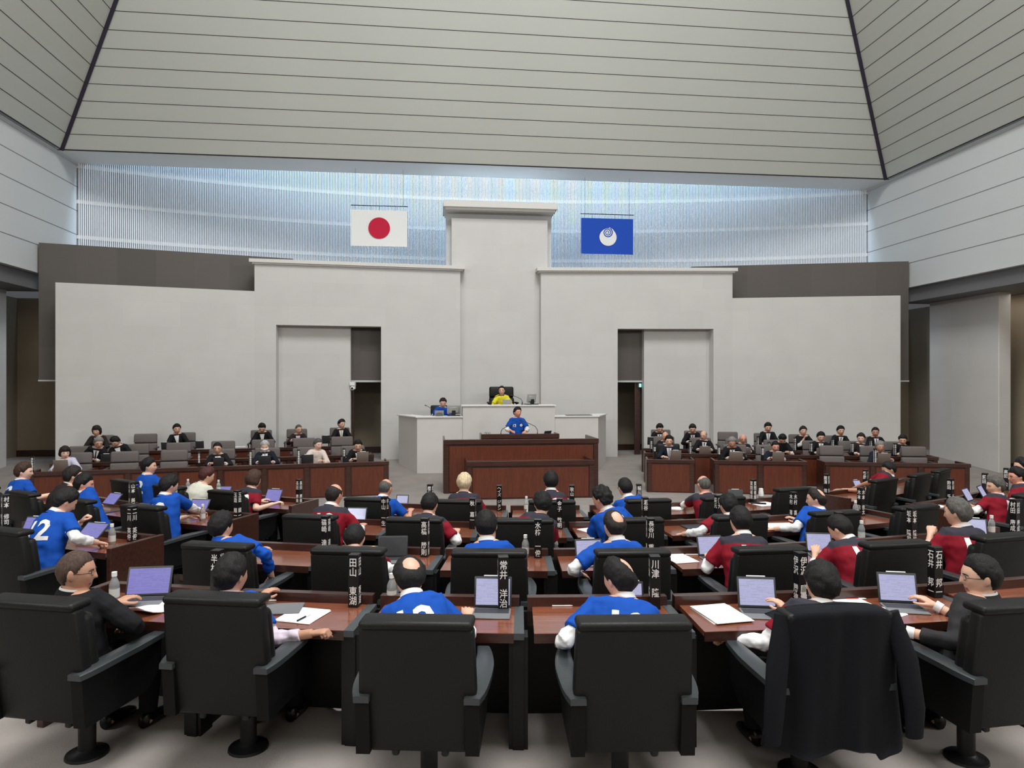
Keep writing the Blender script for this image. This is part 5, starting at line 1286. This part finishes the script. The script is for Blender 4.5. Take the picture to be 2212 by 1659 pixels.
a = MB(); a.box(.02, a2-a1-.02, .04, .8, EYE-1.63, EYE-1.60); obj('worktop', a, m_wood, r)
zt = EYE-1.5+.33
hp = on_b(1117, 1.18); p = room(hp[0], 1.18); h = at(1118, 880, p.y); h.z -= .117
tp = room(on_b(1117, .9)[0], .9)
person(Matrix.Translation((p.x, p.y, .16)) @ Matrix.Rotation(PI+PSI, 4, 'Z'), h, 'standing man in blue number 12 shirt speaking at the lectern', top='blue', hair='swept', yaw=22, pitch=2, front=True, num=False, stand=True, near=1, sk='r', lh=V((tp.x+.18, tp.y, zt+.10)), rh=V((tp.x-.12, tp.y-.02, zt+.11)), lk='hold', rk='fist', group='people on the dais')
mic(V((*room(on_b(1082, .85)[0], .85)[:2], zt)), (.8, .25), 'gooseneck microphone at the left of the speaker', .34, .22)
mic(V((*room(on_b(1161, .85)[0], .85)[:2], zt)), (-.8, .25), 'gooseneck microphone at the right of the speaker', .55, .30)
for i, px in enumerate((1048.5, 1053, 1057.5)):
    a = MB(); a.lathe([(.001, .0), (.021, 0), (.024, .05), (.018, .095), (.001, .1)], 12)
    q = room(on_b(px, .8)[0], .8+.02*(i == 1)); tag(obj('drinking_glass', a, m_glass, None, Matrix.Translation((q.x, q.y, zt)), 60), ['drinking glass nearest the left end of the lectern', 'middle of three drinking glasses on the lectern', 'drinking glass nearest the speaker'][i], 'glass', 'glasses on the lectern')
q = room(on_b(1181, .8)[0], .8); tablet(V((q.x, q.y, zt)), PH+30, 'black tablet leaning on the lectern', .2, .12, 24, key=False, edge=False, group=None)

# ---------------------------------------------------------------- the two flags, camera, exit lights
def flag(px0, px1, y0, y1, b, name, label, mats, emblem, yb=None):
    aa0, Y0 = on_b(px0, b); aa1, Y1 = on_b(px1, b)
    z1 = EYE-(y0-CY)/F*(Y0+Y1)/2; z0 = EYE-(y1-CY)/F*(Y0+Y1)/2
    W, H = aa1-aa0, z1-z0
    r = empty(name, ROOM @ Matrix.Translation((aa0, b, z0)), label, 'flag')
    n = 24; vs = []; fs = []
    for L in (0, 1):
        for j in range(9):
            for i in range(n+1):
                u, v = i/n, j/8
                vs.append((u*W, .012*sin(u*7)*(1-v)+L*.004, v*H))
    k = (n+1)*9
    for j in range(8):
        for i in range(n):
            q = j*(n+1)+i; fs.append((q, q+1, q+n+2, q+n+1)); fs.append((k+q, k+q+n+1, k+q+n+2, k+q+1))
    obj('cloth', MB().add(vs, fs), mats[0], r, smooth=180)
    obj('emblem', emblem(W, H), mats[1], r)
    a = MB(); a.tube([(-.01, 0, H+.12), (W+.01, 0, H+.12)], .012, 8); obj('pole', a, m_steel, r)
    a = MB()
    for x in (.12, W-.12): a.tube([(x, 0, H+.12), (x, 0, EYE+6.0-z0)], .0035, 5)
    for i in range(7): x = W*(i+.5)/7; a.tube([(x, 0, H), (x, 0, H+.12)], .003, 5)
    obj('cord', a, m_steel, r)
    return r
def disc(W, H):
    R = H*.295; n = 48
    return MB().prism([(W/2+R*cos(2*PI*i/n), H/2+R*sin(2*PI*i/n)) for i in range(n)], 0, .004, 0, Matrix(((1, 0, 0, 0), (0, 0, -1, -.016), (0, 1, 0, 0), (0, 0, 0, 1))))
def swirl(W, H):
    """white round bud whose upper edge unrolls into a spiral"""
    T = Matrix(((1, 0, 0, 0), (0, 0, -1, -.016), (0, 1, 0, 0), (0, 0, 0, 1)))
    R = H*.245; cx, cy = W*.512, H*.475
    mb = MB(); n = 60
    pts = []
    for i in range(n):
        t = 2*PI*i/n; r = R
        x, y = r*cos(t), r*sin(t)
        if y > 0: x *= 1-.10*(y/R)**2
        pts.append((cx+x, cy+y))
    mb.prism(pts, 0, .004, 0, T)
    mb.prism([(cx+R*.10, cy+R*1.16), (cx+R*.55, cy+R*.92), (cx+R*.9, cy+R*.45), (cx+R*.5, cy+R*.55)], 0, .0041, 0, T)
    # blue spiral line cut into it
    def strip(q):
        k = len(q); o = len(mb.v); vs = []
        for i, (x, y, w) in enumerate(q):
            dx = q[min(i+1, k-1)][0]-q[max(i-1, 0)][0]; dy = q[min(i+1, k-1)][1]-q[max(i-1, 0)][1]; l = math.hypot(dx, dy) or 1
            vs += [T @ V((x-dy/l*w, y+dx/l*w, .0062)), T @ V((x+dy/l*w, y-dx/l*w, .0062))]
        mb.add(vs, [(2*i, 2*i+1, 2*i+3, 2*i+2) for i in range(k-1)], 1)
    q = []
    for i in range(90):
        t = i/89; th = rad(60-870*(1-t)); rr = R*(.06+.50*t**.9)
        q.append((cx-R*.04+rr*cos(-th*1)*1.0, cy+R*.52+rr*sin(th)*1.0, R*(.035+.03*t) if t > .05 else R*.06))
    q = [(2*(cx-R*.04)-x if False else x, y, w) for x, y, w in q]
    strip(q)
    return mb
m_fwhite = M('white flag cloth', (226, 226, 224), .85); m_fred = M('crimson flag disc', (188, 22, 56), .85); m_fblue = M('royal blue flag cloth', (18, 70, 176), .8)
flag(758, 880, 454, 532, 5.05, 'national_flag', 'white flag with crimson disc hanging left of the tower', [m_fwhite, [m_fred]], disc)
flag(1255, 1368, 472, 549, 5.15, 'prefectural_flag', 'royal blue flag with white swirl hanging right of the tower', [m_fblue, [m_fwhite, m_fblue]], swirl)
q = room(on_b(762, 4.5)[0], 4.5); o = empty('security_camera', Matrix.Translation((q.x, q.y, ZB-.05)), 'white dome camera hanging in the left doorway', 'camera')
a = MB(); a.rbox(-.07, .07, -.08, .08, -.10, 0, .01, 1); a.rbox(.04, .07, -.06, .06, -.19, -.08, .01, 1); obj('bracket', a, m_white, o)
a = MB(); a.ell((0, -.02, -.16), (.065, .065, .065)); obj('camera_ball', a, m_white, o, smooth=180)
a = MB(); a.ell((0, -.075, -.165), (.03, .015, .03)); obj('lens', a, m_black, o, smooth=180)
for px, b, lab in ((750.5, 4.75, 'green lit exit sign in the left doorway'), (1380, 4.8, 'green lit exit sign in the right doorway')):
    q = room(on_b(px, b)[0], b); o = empty('exit_sign', Matrix.Translation((q.x, q.y, ZB-.2)) @ Matrix.Rotation(PSI, 4, 'Z'), lab, 'sign')
    a = MB(); a.rbox(-.03, .05, -.1, .1, 0, .12, .006, 1); obj('sign_housing', a, m_silver, o)
    a = MB(); a.box(-.022, .042, -.106, -.099, .012, .108); obj('lit_panel', a, m_exit, o)
# drop spare collections of template meshes that nothing uses
for me in list(bpy.data.meshes):
    if me.users == 0: bpy.data.meshes.remove(me)
